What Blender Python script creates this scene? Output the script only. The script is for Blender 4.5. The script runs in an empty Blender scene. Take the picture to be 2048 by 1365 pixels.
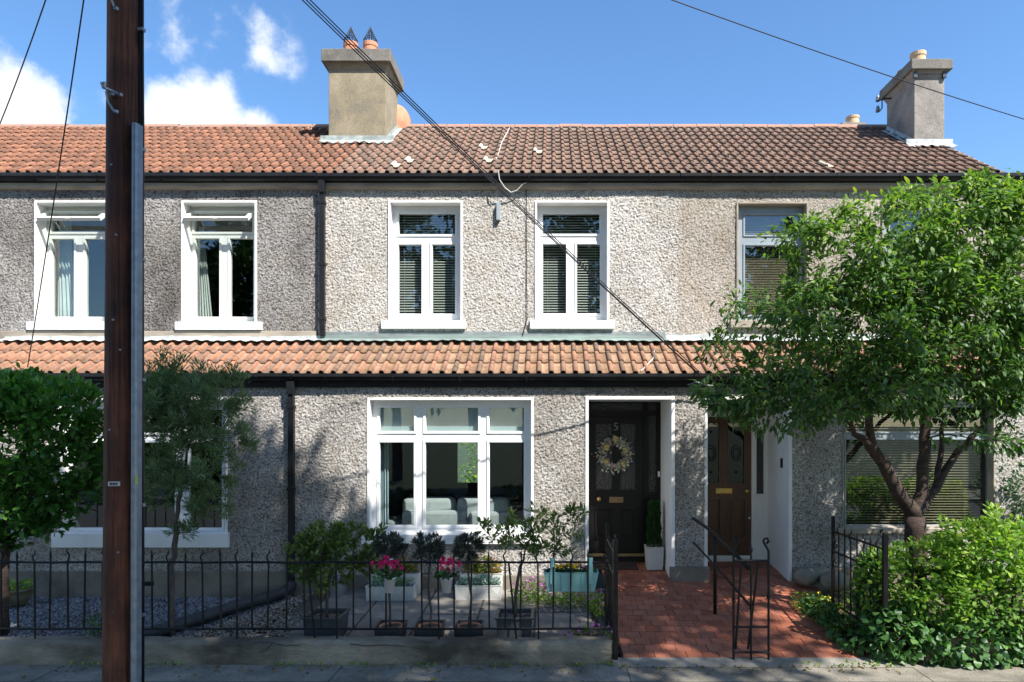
import bpy, math, random
import numpy as np
from mathutils import Vector
random.seed(7); rng = np.random.default_rng(11)
R = math.radians
sc = bpy.context.scene
col = sc.collection
# ------------------------------------------------------------------ camera
FPX, VX, VY, HC = 1365.0, 1103.0, 850.0, 2.15      # focal (px of a 2048 wide picture), principal point, eye height
cam_d = bpy.data.cameras.new("camera"); cam = bpy.data.objects.new("camera", cam_d); col.objects.link(cam)
cam.location = (0, 0, HC); cam.rotation_euler = (R(90), 0, 0)
cam_d.sensor_width = 36; cam_d.lens = 36*FPX/2048
cam_d.shift_x = -(VX-1024)/2048; cam_d.shift_y = (VY-682.5)/2048
cam_d.clip_start = .1; cam_d.clip_end = 3000
sc.camera = cam
def P(px, py, Y): return Vector(((px-VX)*Y/FPX, Y, HC+(VY-py)*Y/FPX))
def PX(px, Y): return (px-VX)*Y/FPX
def PZ(py, Y): return HC+(VY-py)*Y/FPX
# ------------------------------------------------------------------ world, sun, exposure
SUN = Vector((1.0, -1.0, 1.7)).normalized()
world = bpy.data.worlds.new("World"); sc.world = world; world.use_nodes = True
def build_world():
    nt = world.node_tree; N = nt.nodes; L = nt.links; N.clear()
    out = N.new('ShaderNodeOutputWorld'); bg = N.new('ShaderNodeBackground'); sky = N.new('ShaderNodeTexSky')
    sky.sky_type = 'NISHITA'; sky.sun_disc = False
    sky.sun_elevation = math.asin(SUN.z); sky.sun_rotation = R(135)
    sky.altitude = 0; sky.air_density = 1.0; sky.dust_density = .35; sky.ozone_density = 3.0
    bg.inputs['Strength'].default_value = .105
    tc = N.new('ShaderNodeTexCoord')
    def math_(op, a, b=None, c=None):
        m = N.new('ShaderNodeMath'); m.operation = op
        for i, v in enumerate((a, b, c)):
            if v is None: continue
            if isinstance(v, (int, float)): m.inputs[i].default_value = v
            else: L.new(v, m.inputs[i])
        return m.outputs[0]
    sep = N.new('ShaderNodeSeparateXYZ')
    n0 = N.new('ShaderNodeTexNoise'); n0.inputs['Scale'].default_value = 12; n0.inputs['Detail'].default_value = 9; n0.inputs['Roughness'].default_value = .62
    L.new(tc.outputs['Generated'], n0.inputs['Vector'])
    L.new(tc.outputs['Generated'], sep.inputs[0])
    # clouds: ragged noise raised inside a few banks of cloud around the sky
    banks = [(-.50, .455, .078, 1.15), (-.57, .445, .078, 1.15), (-.435, .44, .045, .9), (-.78, .445, .085, 1.15), (-.88, .46, .10, 1.15), (-.55, .565, .085, .44), (-.49, .57, .075, .42), (-.445, .585, .055, .44), (-.425, .54, .055, .42), (-.60, .57, .055, .40), (-1.10, .50, .16, .9), (-1.5, .42, .2, 1.), (.68, .565, .03, .3)]
    total = None
    vdir = N.new('ShaderNodeVectorMath'); vdir.operation = 'NORMALIZE'; L.new(tc.outputs['Generated'], vdir.inputs[0])
    extra = [Vector((.9, -.3, .5)), Vector((-.3, -.9, .4)), Vector((.5, -.8, .75)), Vector((-.9, -.5, .6))]
    dirs = [(Vector((u, 1, v)).normalized(), r, a) for u, v, r, a in banks] + [(d.normalized(), .22, .9) for d in extra]
    for d, r, a in dirs:
        dot = N.new('ShaderNodeVectorMath'); dot.operation = 'DISTANCE'; L.new(vdir.outputs[0], dot.inputs[0]); dot.inputs[1].default_value = d
        g = math_('MULTIPLY', math_('MAXIMUM', math_('SUBTRACT', 1.0, math_('DIVIDE', dot.outputs['Value'], r)), 0.0), a)
        total = g if total is None else math_('MAXIMUM', total, g)
    dens = math_('ADD', math_('MULTIPLY', n0.outputs['Fac'], 1.0), math_('MULTIPLY', total, .55))
    mr = N.new('ShaderNodeMapRange'); mr.interpolation_type = 'SMOOTHSTEP'
    mr.inputs['From Min'].default_value = .60; mr.inputs['From Max'].default_value = .92
    L.new(dens, mr.inputs['Value'])
    fac = math_('MULTIPLY', mr.outputs[0], math_('MINIMUM', 1.0, math_('MULTIPLY', total, 8.0)))
    hs = N.new('ShaderNodeHueSaturation'); hs.inputs['Saturation'].default_value = 1.16; hs.inputs['Value'].default_value = 1.2
    L.new(sky.outputs[0], hs.inputs['Color'])
    mix = N.new('ShaderNodeMixRGB'); L.new(fac, mix.inputs['Fac']); L.new(hs.outputs[0], mix.inputs['Color1'])
    mix.inputs['Color2'].default_value = (5.6, 5.8, 6.1, 1)
    L.new(mix.outputs[0], bg.inputs['Color']); L.new(bg.outputs[0], out.inputs['Surface'])
build_world()
sun_d = bpy.data.lights.new("sun", 'SUN'); sun_d.energy = 5.0; sun_d.angle = R(.55); sun_d.color = (1, .95, .88)
sun = bpy.data.objects.new("sun", sun_d); col.objects.link(sun); sun.location = (10, -10, 20)
sun.rotation_euler = (-SUN).to_track_quat('-Z', 'Y').to_euler()
vs = sc.view_settings; vs.view_transform = 'Standard'; vs.look = 'None'; vs.gamma = 1; vs.exposure = 1.0; vs.use_curve_mapping = False
# ------------------------------------------------------------------ materials
MATS = {}
def lin(h):
    h = h.lstrip('#'); o = []
    for i in (0, 2, 4):
        c = int(h[i:i+2], 16)/255; o.append(c/12.92 if c <= .04045 else ((c+.055)/1.055)**2.4)
    return tuple(o)
def node_mat(name):
    m = bpy.data.materials.new(name); m.use_nodes = True; MATS[name] = m
    nt = m.node_tree; nt.nodes.clear()
    out = nt.nodes.new('ShaderNodeOutputMaterial'); b = nt.nodes.new('ShaderNodeBsdfPrincipled')
    nt.links.new(b.outputs[0], out.inputs['Surface'])
    return m, nt.nodes, nt.links, b, out
def noise(N, L, scale, detail=4, rough=.55, vec=None, dist=0):
    n = N.new('ShaderNodeTexNoise'); n.inputs['Scale'].default_value = scale; n.inputs['Detail'].default_value = detail
    n.inputs['Roughness'].default_value = rough; n.inputs['Distortion'].default_value = dist
    if vec is not None: L.new(vec, n.inputs['Vector'])
    return n.outputs['Fac']
def ramp(N, L, fac, stops):
    r = N.new('ShaderNodeValToRGB'); e = r.color_ramp.elements
    while len(e) < len(stops): e.new(.5)
    for k, (p, c) in enumerate(stops):
        e[k].position = p; e[k].color = (*c, 1) if len(c) == 3 else c
    L.new(fac, r.inputs[0]); return r.outputs[0]
def gpos(N, L, scale=(1, 1, 1)):
    g = N.new('ShaderNodeNewGeometry'); mp = N.new('ShaderNodeMapping'); mp.inputs['Scale'].default_value = scale
    L.new(g.outputs['Position'], mp.inputs['Vector']); return mp.outputs[0]
def mixc(N, L, fac, a, b, mode='MIX'):
    m = N.new('ShaderNodeMixRGB'); m.blend_type = mode
    for k, v in (('Fac', fac), ('Color1', a), ('Color2', b)):
        if isinstance(v, (int, float)): m.inputs[k].default_value = v
        elif isinstance(v, tuple): m.inputs[k].default_value = (*v, 1)
        else: L.new(v, m.inputs[k])
    return m.outputs[0]
def bump(N, L, b, h, strength=.4, dist=.01):
    bp = N.new('ShaderNodeBump'); bp.inputs['Strength'].default_value = strength; bp.inputs['Distance'].default_value = dist
    L.new(h, bp.inputs['Height']); L.new(bp.outputs[0], b.inputs['Normal'])
def M(name, c1, c2=None, scale=8, rough=.7, bs=0, bscale=40, metal=0, stretch=(1, 1, 1), detail=5, lo=.35, hi=.65, spec=.5, dist=.006):
    m, N, L, b, o = node_mat(name)
    v = gpos(N, L, stretch); c2 = c2 or tuple(x*.75 for x in c1)
    L.new(ramp(N, L, noise(N, L, scale, detail, .6, v), [(lo, c1), (hi, c2)]), b.inputs['Base Color'])
    b.inputs['Roughness'].default_value = rough; b.inputs['Metallic'].default_value = metal; b.inputs['Specular IOR Level'].default_value = spec
    if bs: bump(N, L, b, noise(N, L, bscale, 4, .6, v), bs, dist)
    return m
def pebble(name, light, dark, dirt, dirt_amt, warm):
    m, N, L, b, o = node_mat(name); v = gpos(N, L)
    vo = N.new('ShaderNodeTexVoronoi'); vo.inputs['Scale'].default_value = 58; L.new(v, vo.inputs['Vector'])
    sp = N.new('ShaderNodeSeparateColor'); L.new(vo.outputs['Color'], sp.inputs[0])
    c = ramp(N, L, sp.outputs[0], [(0., dark), (.25, tuple((a+d)/2 for a, d in zip(light, dark))), (.6, light), (1., tuple(min(1, x*1.12) for x in light))])
    big = ramp(N, L, noise(N, L, .9, 6, .62, gpos(N, L, (1, 1, .55))), [(.38, (0, 0, 0)), (.68, (1, 1, 1))])
    f = N.new('ShaderNodeMath'); f.operation = 'MULTIPLY'; f.inputs[1].default_value = dirt_amt; L.new(big, f.inputs[0])
    c = mixc(N, L, f.outputs[0], c, dirt, 'MULTIPLY')
    wn = ramp(N, L, noise(N, L, 2.3, 5, .6, v), [(.45, (1, 1, 1)), (.75, warm)])
    c = mixc(N, L, 1.0, c, wn, 'MULTIPLY')
    L.new(c, b.inputs['Base Color']); b.inputs['Roughness'].default_value = .92; b.inputs['Specular IOR Level'].default_value = .25
    bump(N, L, b, noise(N, L, 120, 3, .6, v), .5, .006)
pebble('pebble_cream', (.57, .545, .51), (.19, .175, .16), (.56, .545, .52), .55, (.90, .85, .77))
pebble('pebble_grey', (.36, .345, .33), (.085, .08, .076), (.34, .33, .325), 1.0, (.9, .86, .8))
pebble('pebble_tan', (.47, .43, .38), (.19, .165, .14), (.6, .57, .53), .6, (.88, .82, .74))
pebble('pebble_low', (.47, .45, .42), (.15, .135, .122), (.45, .43, .41), .8, (.88, .84, .78))
M('white_paint', (.80, .80, .78), (.66, .655, .62), 2.5, .55, .15, 60, lo=.45, hi=.8, stretch=(1, 1, .4))
M('upvc', (.82, .83, .83), (.78, .79, .79), 2, .32)
M('upvc_cream', (.74, .745, .70), (.69, .70, .65), 2, .35)
M('frame_blue_grey', (.34, .385, .42), (.28, .325, .36), 3, .35)
M('black_gutter', (.010, .0105, .012), (.018, .019, .021), 5, .38, spec=.28)
M('dark_fascia', (.012, .0125, .014), (.02, .02, .02), 5, .6, spec=.2)
M('band_plaster', (.40, .345, .275), (.25, .215, .175), 3.5, .85, .3, 70, stretch=(.5, 1, 2))
M('plinth_plaster', (.24, .21, .165), (.13, .115, .095), 3, .88, .4, 60)
M('lead', (.33, .36, .36), (.20, .23, .23), 7, .5, .5, 18, metal=.25)
M('lead_pale', (.44, .48, .45), (.24, .27, .25), 8, .6, .5, 20, metal=.1)
M('verdigris', (.26, .35, .31), (.17, .20, .19), 4, .6, .4, 22, metal=.15, stretch=(.4, 1, 3))
M('white_flashing', (.56, .59, .58), (.30, .33, .32), 9, .6, .5, 25)
M('mortar', (.46, .43, .385), (.26, .24, .21), 6, .9, .6, 50)
M('terracotta_pot', (.60, .27, .15), (.48, .20, .11), 6, .75, .2, 50)
M('buff_pot', (.66, .45, .27), (.56, .37, .21), 6, .75, .2, 50)
M('wire', (.03, .04, .06), (.05, .06, .07), 5, .45, metal=.6)
M('black_cable', (.008, .008, .01), None, 5, .5)
M('white_cable', (.62, .60, .58), None, 5, .6)
M('iron', (.007, .007, .0075), (.014, .013, .012), 9, .45, .35, 60, spec=.25)
def chimney_mat(name, a, bcol, c3):
    m, N, L, b, o = node_mat(name); v = gpos(N, L)
    c = ramp(N, L, noise(N, L, 1.9, 7, .65, v), [(.33, a), (.52, bcol), (.70, c3)])
    sp = ramp(N, L, noise(N, L, 55, 3, .7, v), [(.35, (.72, .72, .72)), (.62, (1.12, 1.12, 1.12))])
    c = mixc(N, L, 1, c, sp, 'MULTIPLY'); L.new(c, b.inputs['Base Color']); b.inputs['Roughness'].default_value = .93
    bump(N, L, b, noise(N, L, 60, 4, .7, v), .5, .008)
chimney_mat('chimney_render', (.37, .31, .22), (.28, .235, .155), (.17, .155, .13))
chimney_mat('chimney_cap', (.25, .235, .205), (.19, .175, .15), (.12, .11, .095))
chimney_mat('chimney_grey', (.39, .35, .305), (.29, .265, .235), (.17, .155, .14))
def tile_mat(name, pan1, pan2, roll1, roll2, moss, mossamt):
    m, N, L, b, o = node_mat(name); v = gpos(N, L)
    a = N.new('ShaderNodeAttribute'); a.attribute_name = 'tint'; s = N.new('ShaderNodeSeparateColor'); L.new(a.outputs['Color'], s.inputs[0])
    pan = ramp(N, L, s.outputs[0], [(0, pan1), (1, pan2)]); roll = ramp(N, L, s.outputs[2], [(0, roll1), (1, roll2)])
    c = mixc(N, L, s.outputs[1], pan, roll)
    nz = ramp(N, L, noise(N, L, 14, 6, .65, v), [(.32, (.66, .64, .62)), (.66, (1.18, 1.16, 1.14))])
    c = mixc(N, L, 1, c, nz, 'MULTIPLY')
    mo = ramp(N, L, noise(N, L, 9, 6, .7, v), [(.63-.12*mossamt, (0, 0, 0)), (.75-.08*mossamt, (1, 1, 1))])
    f = N.new('ShaderNodeMath'); f.operation = 'MULTIPLY'; f.inputs[1].default_value = mossamt; L.new(mo, f.inputs[0])
    c = mixc(N, L, f.outputs[0], c, moss)
    L.new(c, b.inputs['Base Color']); b.inputs['Roughness'].default_value = .85; b.inputs['Specular IOR Level'].default_value = .3
    bump(N, L, b, noise(N, L, 70, 4, .6, v), .35, .004)
tile_mat('tile_orange', (.125, .082, .064), (.19, .115, .085), (.19, .10, .068), (.33, .155, .095), (.12, .10, .065), .3)
tile_mat('tile_brown', (.17, .128, .102), (.26, .185, .143), (.17, .118, .094), (.28, .168, .125), (.16, .13, .07), .25)
tile_mat('tile_low_left', (.22, .148, .112), (.33, .215, .155), (.26, .15, .10), (.42, .205, .125), (.20, .15, .10), .35)
tile_mat('tile_low_mid', (.27, .165, .105), (.38, .25, .165), (.17, .122, .098), (.35, .185, .12), (.19, .135, .05), .75)
M('tile_replaced', (.62, .56, .44), (.48, .43, .33), 20, .8)
M('ridge_clay', (.42, .21, .145), (.28, .19, .145), 5, .85, .4, 40)
def glass_mat(name, tint=(1, 1, 1), refl=.03):
    m, N, L, b, o = node_mat(name); N.remove(b)
    t = N.new('ShaderNodeBsdfTransparent'); t.inputs[0].default_value = (*tint, 1)
    g = N.new('ShaderNodeBsdfGlossy'); g.inputs['Roughness'].default_value = .0; g.inputs[0].default_value = (.95, .98, 1, 1)
    ge = N.new('ShaderNodeNewGeometry'); dt = N.new('ShaderNodeVectorMath'); dt.operation = 'DOT_PRODUCT'
    L.new(ge.outputs['Normal'], dt.inputs[0]); L.new(ge.outputs['Incoming'], dt.inputs[1])
    def mm(op, a, b=0.):
        q = N.new('ShaderNodeMath'); q.operation = op
        for i, vv in enumerate((a, b)):
            if isinstance(vv, (int, float)): q.inputs[i].default_value = vv
            else: L.new(vv, q.inputs[i])
        return q.outputs[0]
    sch = mm('POWER', mm('SUBTRACT', 1., mm('ABSOLUTE', dt.outputs['Value'])), 5.)     # Schlick reflection of a thin sheet
    class _o: outputs = [mm('ADD', mm('MULTIPLY', sch, .9), .045+refl)]
    ad = _o
    mx = N.new('ShaderNodeMixShader'); L.new(ad.outputs[0], mx.inputs[0]); L.new(t.outputs[0], mx.inputs[1]); L.new(g.outputs[0], mx.inputs[2])
    L.new(mx.outputs[0], o.inputs['Surface'])
glass_mat('glass', (.86, .9, .89))
glass_mat('glass_low', (.90, .94, .93), .0)
glass_mat('glass_dark', (.42, .44, .45), .0)
def frosted():
    m, N, L, b, o = node_mat('frosted_glass'); b.inputs['Base Color'].default_value = (.035, .033, .035, 1); b.inputs['Roughness'].default_value = .18
    vo = N.new('ShaderNodeTexVoronoi'); vo.inputs['Scale'].default_value = 60; vo.feature = 'SMOOTH_F1'; L.new(gpos(N, L, (1, 1, .6)), vo.inputs['Vector']); bump(N, L, b, vo.outputs['Distance'], .8, .012)
frosted()
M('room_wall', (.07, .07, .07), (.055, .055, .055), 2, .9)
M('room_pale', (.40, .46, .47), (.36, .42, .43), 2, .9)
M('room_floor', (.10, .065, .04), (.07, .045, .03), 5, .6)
M('slat_white', (.66, .65, .60), (.58, .57, .52), 3, .5)
M('slat_tan', (.34, .27, .18), (.27, .21, .14), 6, .5)
M('curtain', (.72, .74, .71), (.62, .64, .62), 3, .9)
M('curtain_blue', (.42, .50, .55), (.34, .42, .47), 3, .9)
M('sofa_fabric', (.37, .385, .39), (.31, .325, .33), 14, .95, .2, 120)
M('door_black', (.006, .0055, .006), (.009, .0085, .0085), 6, .32, .15, 30, spec=.22)
M('door_wood', (.105, .043, .017), (.06, .024, .010), 5, .42, .2, 30, stretch=(6, 6, .7))
M('brass', (.55, .36, .12), (.42, .27, .09), 12, .35, metal=.9)
M('bronze', (.30, .20, .11), (.22, .15, .08), 30, .5, metal=.4)
M('steel', (.27, .31, .35), (.19, .22, .26), 14, .5, metal=.6, bs=.2, bscale=50)
def pole_mat():
    m, N, L, b, o = node_mat('pole_wood'); v = gpos(N, L)
    c = ramp(N, L, noise(N, L, 2.2, 5, .6, gpos(N, L, (1, 1, .55))), [(.32, (.030, .014, .010)), (.5, (.095, .034, .020)), (.68, (.21, .075, .040))])
    st = noise(N, L, 26, 5, .7, gpos(N, L, (1.6, 1.6, .035)))
    c = mixc(N, L, 1, c, ramp(N, L, st, [(.36, (.35, .33, .32)), (.5, (.95, .95, .95)), (.7, (1.35, 1.3, 1.25))]), 'MULTIPLY')
    kn = N.new('ShaderNodeTexVoronoi'); kn.inputs['Scale'].default_value = 1.7; L.new(gpos(N, L, (1.5, 1.5, .8)), kn.inputs['Vector'])
    c = mixc(N, L, ramp(N, L, kn.outputs['Distance'], [(.05, (.8, .8, .8)), (.14, (0, 0, 0))]), c, (.012, .007, .006))
    L.new(c, b.inputs['Base Color']); b.inputs['Roughness'].default_value = .7; b.inputs['Specular IOR Level'].default_value = .3
    bump(N, L, b, st, .9, .02)
pole_mat()
M('concrete_wall', (.30, .265, .20), (.06, .052, .037), 1.9, .92, .8, 30, stretch=(.6, 1, 1.4), detail=8, dist=.02)
M('concrete_sill', (.27, .25, .215), (.17, .16, .135), 4, .9, .6, 45, detail=7, dist=.01)
M('asphalt', (.05, .05, .052), (.035, .035, .037), 30, .9, .5, 150)
def pavement_mat():
    m, N, L, b, o = node_mat('footpath_concrete'); v = gpos(N, L)
    c = ramp(N, L, noise(N, L, 2.2, 8, .68, v), [(.3, (.32, .29, .235)), (.5, (.22, .20, .16)), (.7, (.11, .10, .076))])
    s = ramp(N, L, noise(N, L, 110, 2, .7, v), [(.35, (.65, .65, .65)), (.65, (1.2, 1.2, 1.2))])
    L.new(mixc(N, L, 1, c, s, 'MULTIPLY'), b.inputs['Base Color']); b.inputs['Roughness'].default_value = .93
    bump(N, L, b, noise(N, L, 90, 4, .7, v), .6, .008)
pavement_mat()
M('grass_ground', (.022, .038, .012), (.04, .055, .02), 3, .95, .5, 30)
M('soil', (.055, .042, .028), (.09, .075, .05), 9, .95, .9, 40, dist=.03)
M('slab', (.235, .215, .185), (.15, .138, .12), 4, .9, .5, 60, detail=8)
M('slab_joint', (.05, .045, .035), (.08, .075, .05), 20, .95)
def quarry():
    m, N, L, b, o = node_mat('quarry_tile'); v = gpos(N, L)
    oi = N.new('ShaderNodeObjectInfo')
    c = ramp(N, L, oi.outputs['Random'], [(0, (.26, .082, .045)), (.45, (.36, .12, .066)), (.8, (.40, .145, .085)), (1, (.31, .115, .076))])
    n = ramp(N, L, noise(N, L, 7, 7, .66, v), [(.3, (.72, .70, .69)), (.68, (1.12, 1.13, 1.14))])
    c = mixc(N, L, 1, c, n, 'MULTIPLY')
    w = ramp(N, L, noise(N, L, 1.6, 6, .7, v), [(.56, (0, 0, 0)), (.76, (.5, .5, .5))])
    c = mixc(N, L, w, c, (.25, .17, .13))
    L.new(c, b.inputs['Base Color']); b.inputs['Roughness'].default_value = .62; bump(N, L, b, noise(N, L, 60, 4, .6, v), .3, .004)
quarry()
M('grout', (.065, .038, .028), (.10, .06, .045), 14, .95)
def stones_mat(name, stops):
    m, N, L, b, o = node_mat(name)
    a = N.new('ShaderNodeAttribute'); a.attribute_name = 'tint'; s = N.new('ShaderNodeSeparateColor'); L.new(a.outputs['Color'], s.inputs[0])
    L.new(ramp(N, L, s.outputs[0], stops), b.inputs['Base Color']); b.inputs['Roughness'].default_value = .85
stones_mat('gravel_blue', [(0, (.08, .08, .085)), (.5, (.195, .195, .205)), (1, (.35, .35, .355))])
stones_mat('gravel_pea', [(0, (.12, .085, .055)), (.5, (.28, .215, .155)), (1, (.50, .45, .38))])
M('boulder', (.28, .25, .19), (.17, .155, .12), 9, .85, .5, 40)
M('planter_grey', (.052, .064, .072), (.038, .047, .053), 5, .5, .1, 40)
M('planter_dark', (.05, .05, .05), (.035, .034, .033), 5, .6)
M('planter_white', (.62, .62, .59), (.52, .52, .49), 7, .7, .5, 45)
M('planter_teal', (.20, .41, .40), (.17, .36, .355), 4, .42)
M('pot_white_metal', (.70, .69, .70), (.62, .61, .63), 7, .45)
M('pot_grey_box', (.24, .24, .25), (.20, .20, .21), 6, .7)
M('bowl_glaze', (.22, .20, .12), (.13, .10, .06), 8, .3)
M('doormat', (.055, .04, .025), (.022, .016, .011), 22, .98, .8, 60)
M('label_white', (.55, .56, .56), (.45, .45, .46), 90, .5)
M('sticker_yellow', (.5, .52, .06), None, 5, .5)
M('rubber_pipe', (.03, .03, .032), (.055, .055, .055), 8, .6, .4, 30)
M('bark', (.07, .042, .030), (.022, .015, .012), 9, .85, .8, 30, stretch=(1, 1, 3), dist=.015)
M('bark_grey', (.12, .105, .085), (.06, .052, .043), 9, .9, .7, 40, stretch=(2, 2, .6), dist=.01)
M('twig', (.05, .036, .024), (.085, .06, .04), 9, .85)
def leaf_mat(name, stops, trans=.35, rough=.42, tcol=None):
    m, N, L, b, o = node_mat(name)
    a = N.new('ShaderNodeAttribute'); a.attribute_name = 'tint'; s = N.new('ShaderNodeSeparateColor'); L.new(a.outputs['Color'], s.inputs[0])
    c = ramp(N, L, s.outputs[0], stops); L.new(c, b.inputs['Base Color'])
    b.inputs['Roughness'].default_value = rough; b.inputs['Specular IOR Level'].default_value = .4
    if trans:
        t = N.new('ShaderNodeBsdfTranslucent'); L.new(mixc(N, L, 1, c, tcol or (1.5, 1.7, .7), 'MULTIPLY'), t.inputs[0])
        mx = N.new('ShaderNodeMixShader'); mx.inputs[0].default_value = trans
        L.new(b.outputs[0], mx.inputs[1]); L.new(t.outputs[0], mx.inputs[2]); L.new(mx.outputs[0], o.inputs['Surface'])
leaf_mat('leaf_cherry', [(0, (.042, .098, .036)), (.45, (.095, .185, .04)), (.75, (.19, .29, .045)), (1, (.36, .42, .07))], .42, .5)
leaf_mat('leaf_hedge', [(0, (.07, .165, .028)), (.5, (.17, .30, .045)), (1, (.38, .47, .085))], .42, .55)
leaf_mat('leaf_ivy', [(0, (.025, .08, .022)), (.6, (.06, .15, .035)), (1, (.12, .23, .06))], .25, .45)
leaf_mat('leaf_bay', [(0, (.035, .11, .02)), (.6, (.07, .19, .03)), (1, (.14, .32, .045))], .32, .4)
leaf_mat('leaf_willow', [(0, (.10, .16, .08)), (.6, (.18, .26, .13)), (1, (.28, .36, .18))], .3, .5)
leaf_mat('leaf_laurel', [(0, (.065, .11, .03)), (.6, (.15, .215, .055)), (1, (.27, .32, .10))], .3, .5)
leaf_mat('leaf_olive', [(0, (.032, .042, .034)), (.6, (.055, .068, .054)), (1, (.10, .115, .09))], .2, .5)
leaf_mat('leaf_box', [(0, (.015, .06, .015)), (.6, (.03, .10, .02)), (1, (.06, .15, .035))], .25, .4)
leaf_mat('leaf_silver', [(0, (.14, .24, .21)), (.6, (.25, .38, .34)), (1, (.38, .50, .46))], .2, .7)
leaf_mat('leaf_street', [(0, (.022, .055, .014)), (.6, (.04, .085, .02)), (1, (.065, .12, .028))], .18, .5)
leaf_mat('leaf_autumn', [(0, (.10, .11, .02)), (.45, (.22, .16, .03)), (.75, (.35, .10, .03)), (1, (.30, .26, .05))], .3, .5)
leaf_mat('leaf_litter', [(0, (.12, .08, .03)), (.5, (.20, .15, .06)), (1, (.28, .24, .08))], .2, .7)
leaf_mat('petal_pink', [(0, (.55, .01, .12)), (1, (.78, .03, .22))], .25, .5, (1.2, .8, .9))
leaf_mat('petal_mauve', [(0, (.50, .12, .42)), (1, (.70, .30, .60))], .25, .6, (1.1, .9, 1))
leaf_mat('petal_yellow', [(0, (.70, .48, .01)), (1, (.85, .66, .03))], .2, .6, (1.1, 1, .5))
leaf_mat('petal_white', [(0, (.55, .52, .42)), (1, (.75, .74, .66))], .2, .7, (1, 1, .9))
leaf_mat('petal_cream', [(0, (.75, .62, .24)), (1, (.82, .74, .42))], .2, .7, (1, 1, .8))
leaf_mat('petal_rose', [(0, (.72, .22, .22)), (1, (.80, .36, .34))], .2, .7, (1, .9, .9))
M('red_check', (.55, .10, .10), (.70, .55, .52), 60, .8, lo=.48, hi=.52)
# ------------------------------------------------------------------ object helpers
def tag(o, label=None, cat=None, group=None, kind=None):
    for k, v in (('label', label), ('category', cat), ('group', group), ('kind', kind)):
        if v: o[k] = v
    return o
def wl(o):
    v = Vector((0, 0, 0))
    while o is not None: v = v + o.location; o = o.parent
    return v
def empty(name, loc, label=None, cat=None, group=None, parent=None):
    o = bpy.data.objects.new(name, None); o.empty_display_size = .2; col.objects.link(o)
    if parent is not None: o.parent = parent; o.location = Vector(loc)-wl(parent)
    else: o.location = loc
    return tag(o, label, cat, group)
def link_mesh(name, me, parent, origin):
    o = bpy.data.objects.new(name, me); col.objects.link(o)
    if parent is not None: o.parent = parent; o.location = Vector(origin)-wl(parent)
    else: o.location = origin
    return o
def np_mesh(name, V, F, matname, tint=None, smooth=False):
    """V (n,3); F (m,k) all faces of k corners"""
    V = np.asarray(V, np.float32); F = np.asarray(F, np.int32)
    me = bpy.data.meshes.new(name); k = F.shape[1]
    me.vertices.add(len(V)); me.vertices.foreach_set('co', V.ravel())
    me.loops.add(F.size); me.loops.foreach_set('vertex_index', F.ravel())
    me.polygons.add(len(F)); me.polygons.foreach_set('loop_start', np.arange(0, F.size, k, dtype=np.int32))
    me.polygons.foreach_set('loop_total', np.full(len(F), k, np.int32))
    if smooth: me.polygons.foreach_set('use_smooth', np.ones(len(F), bool))
    if tint is not None:
        a = me.attributes.new('tint', 'FLOAT_COLOR', 'POINT'); t = np.ones((len(V), 4), np.float32); t[:, :tint.shape[1]] = tint
        a.data.foreach_set('color', t.ravel())
    me.update(calc_edges=True); me.materials.append(MATS[matname]); return me
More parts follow.
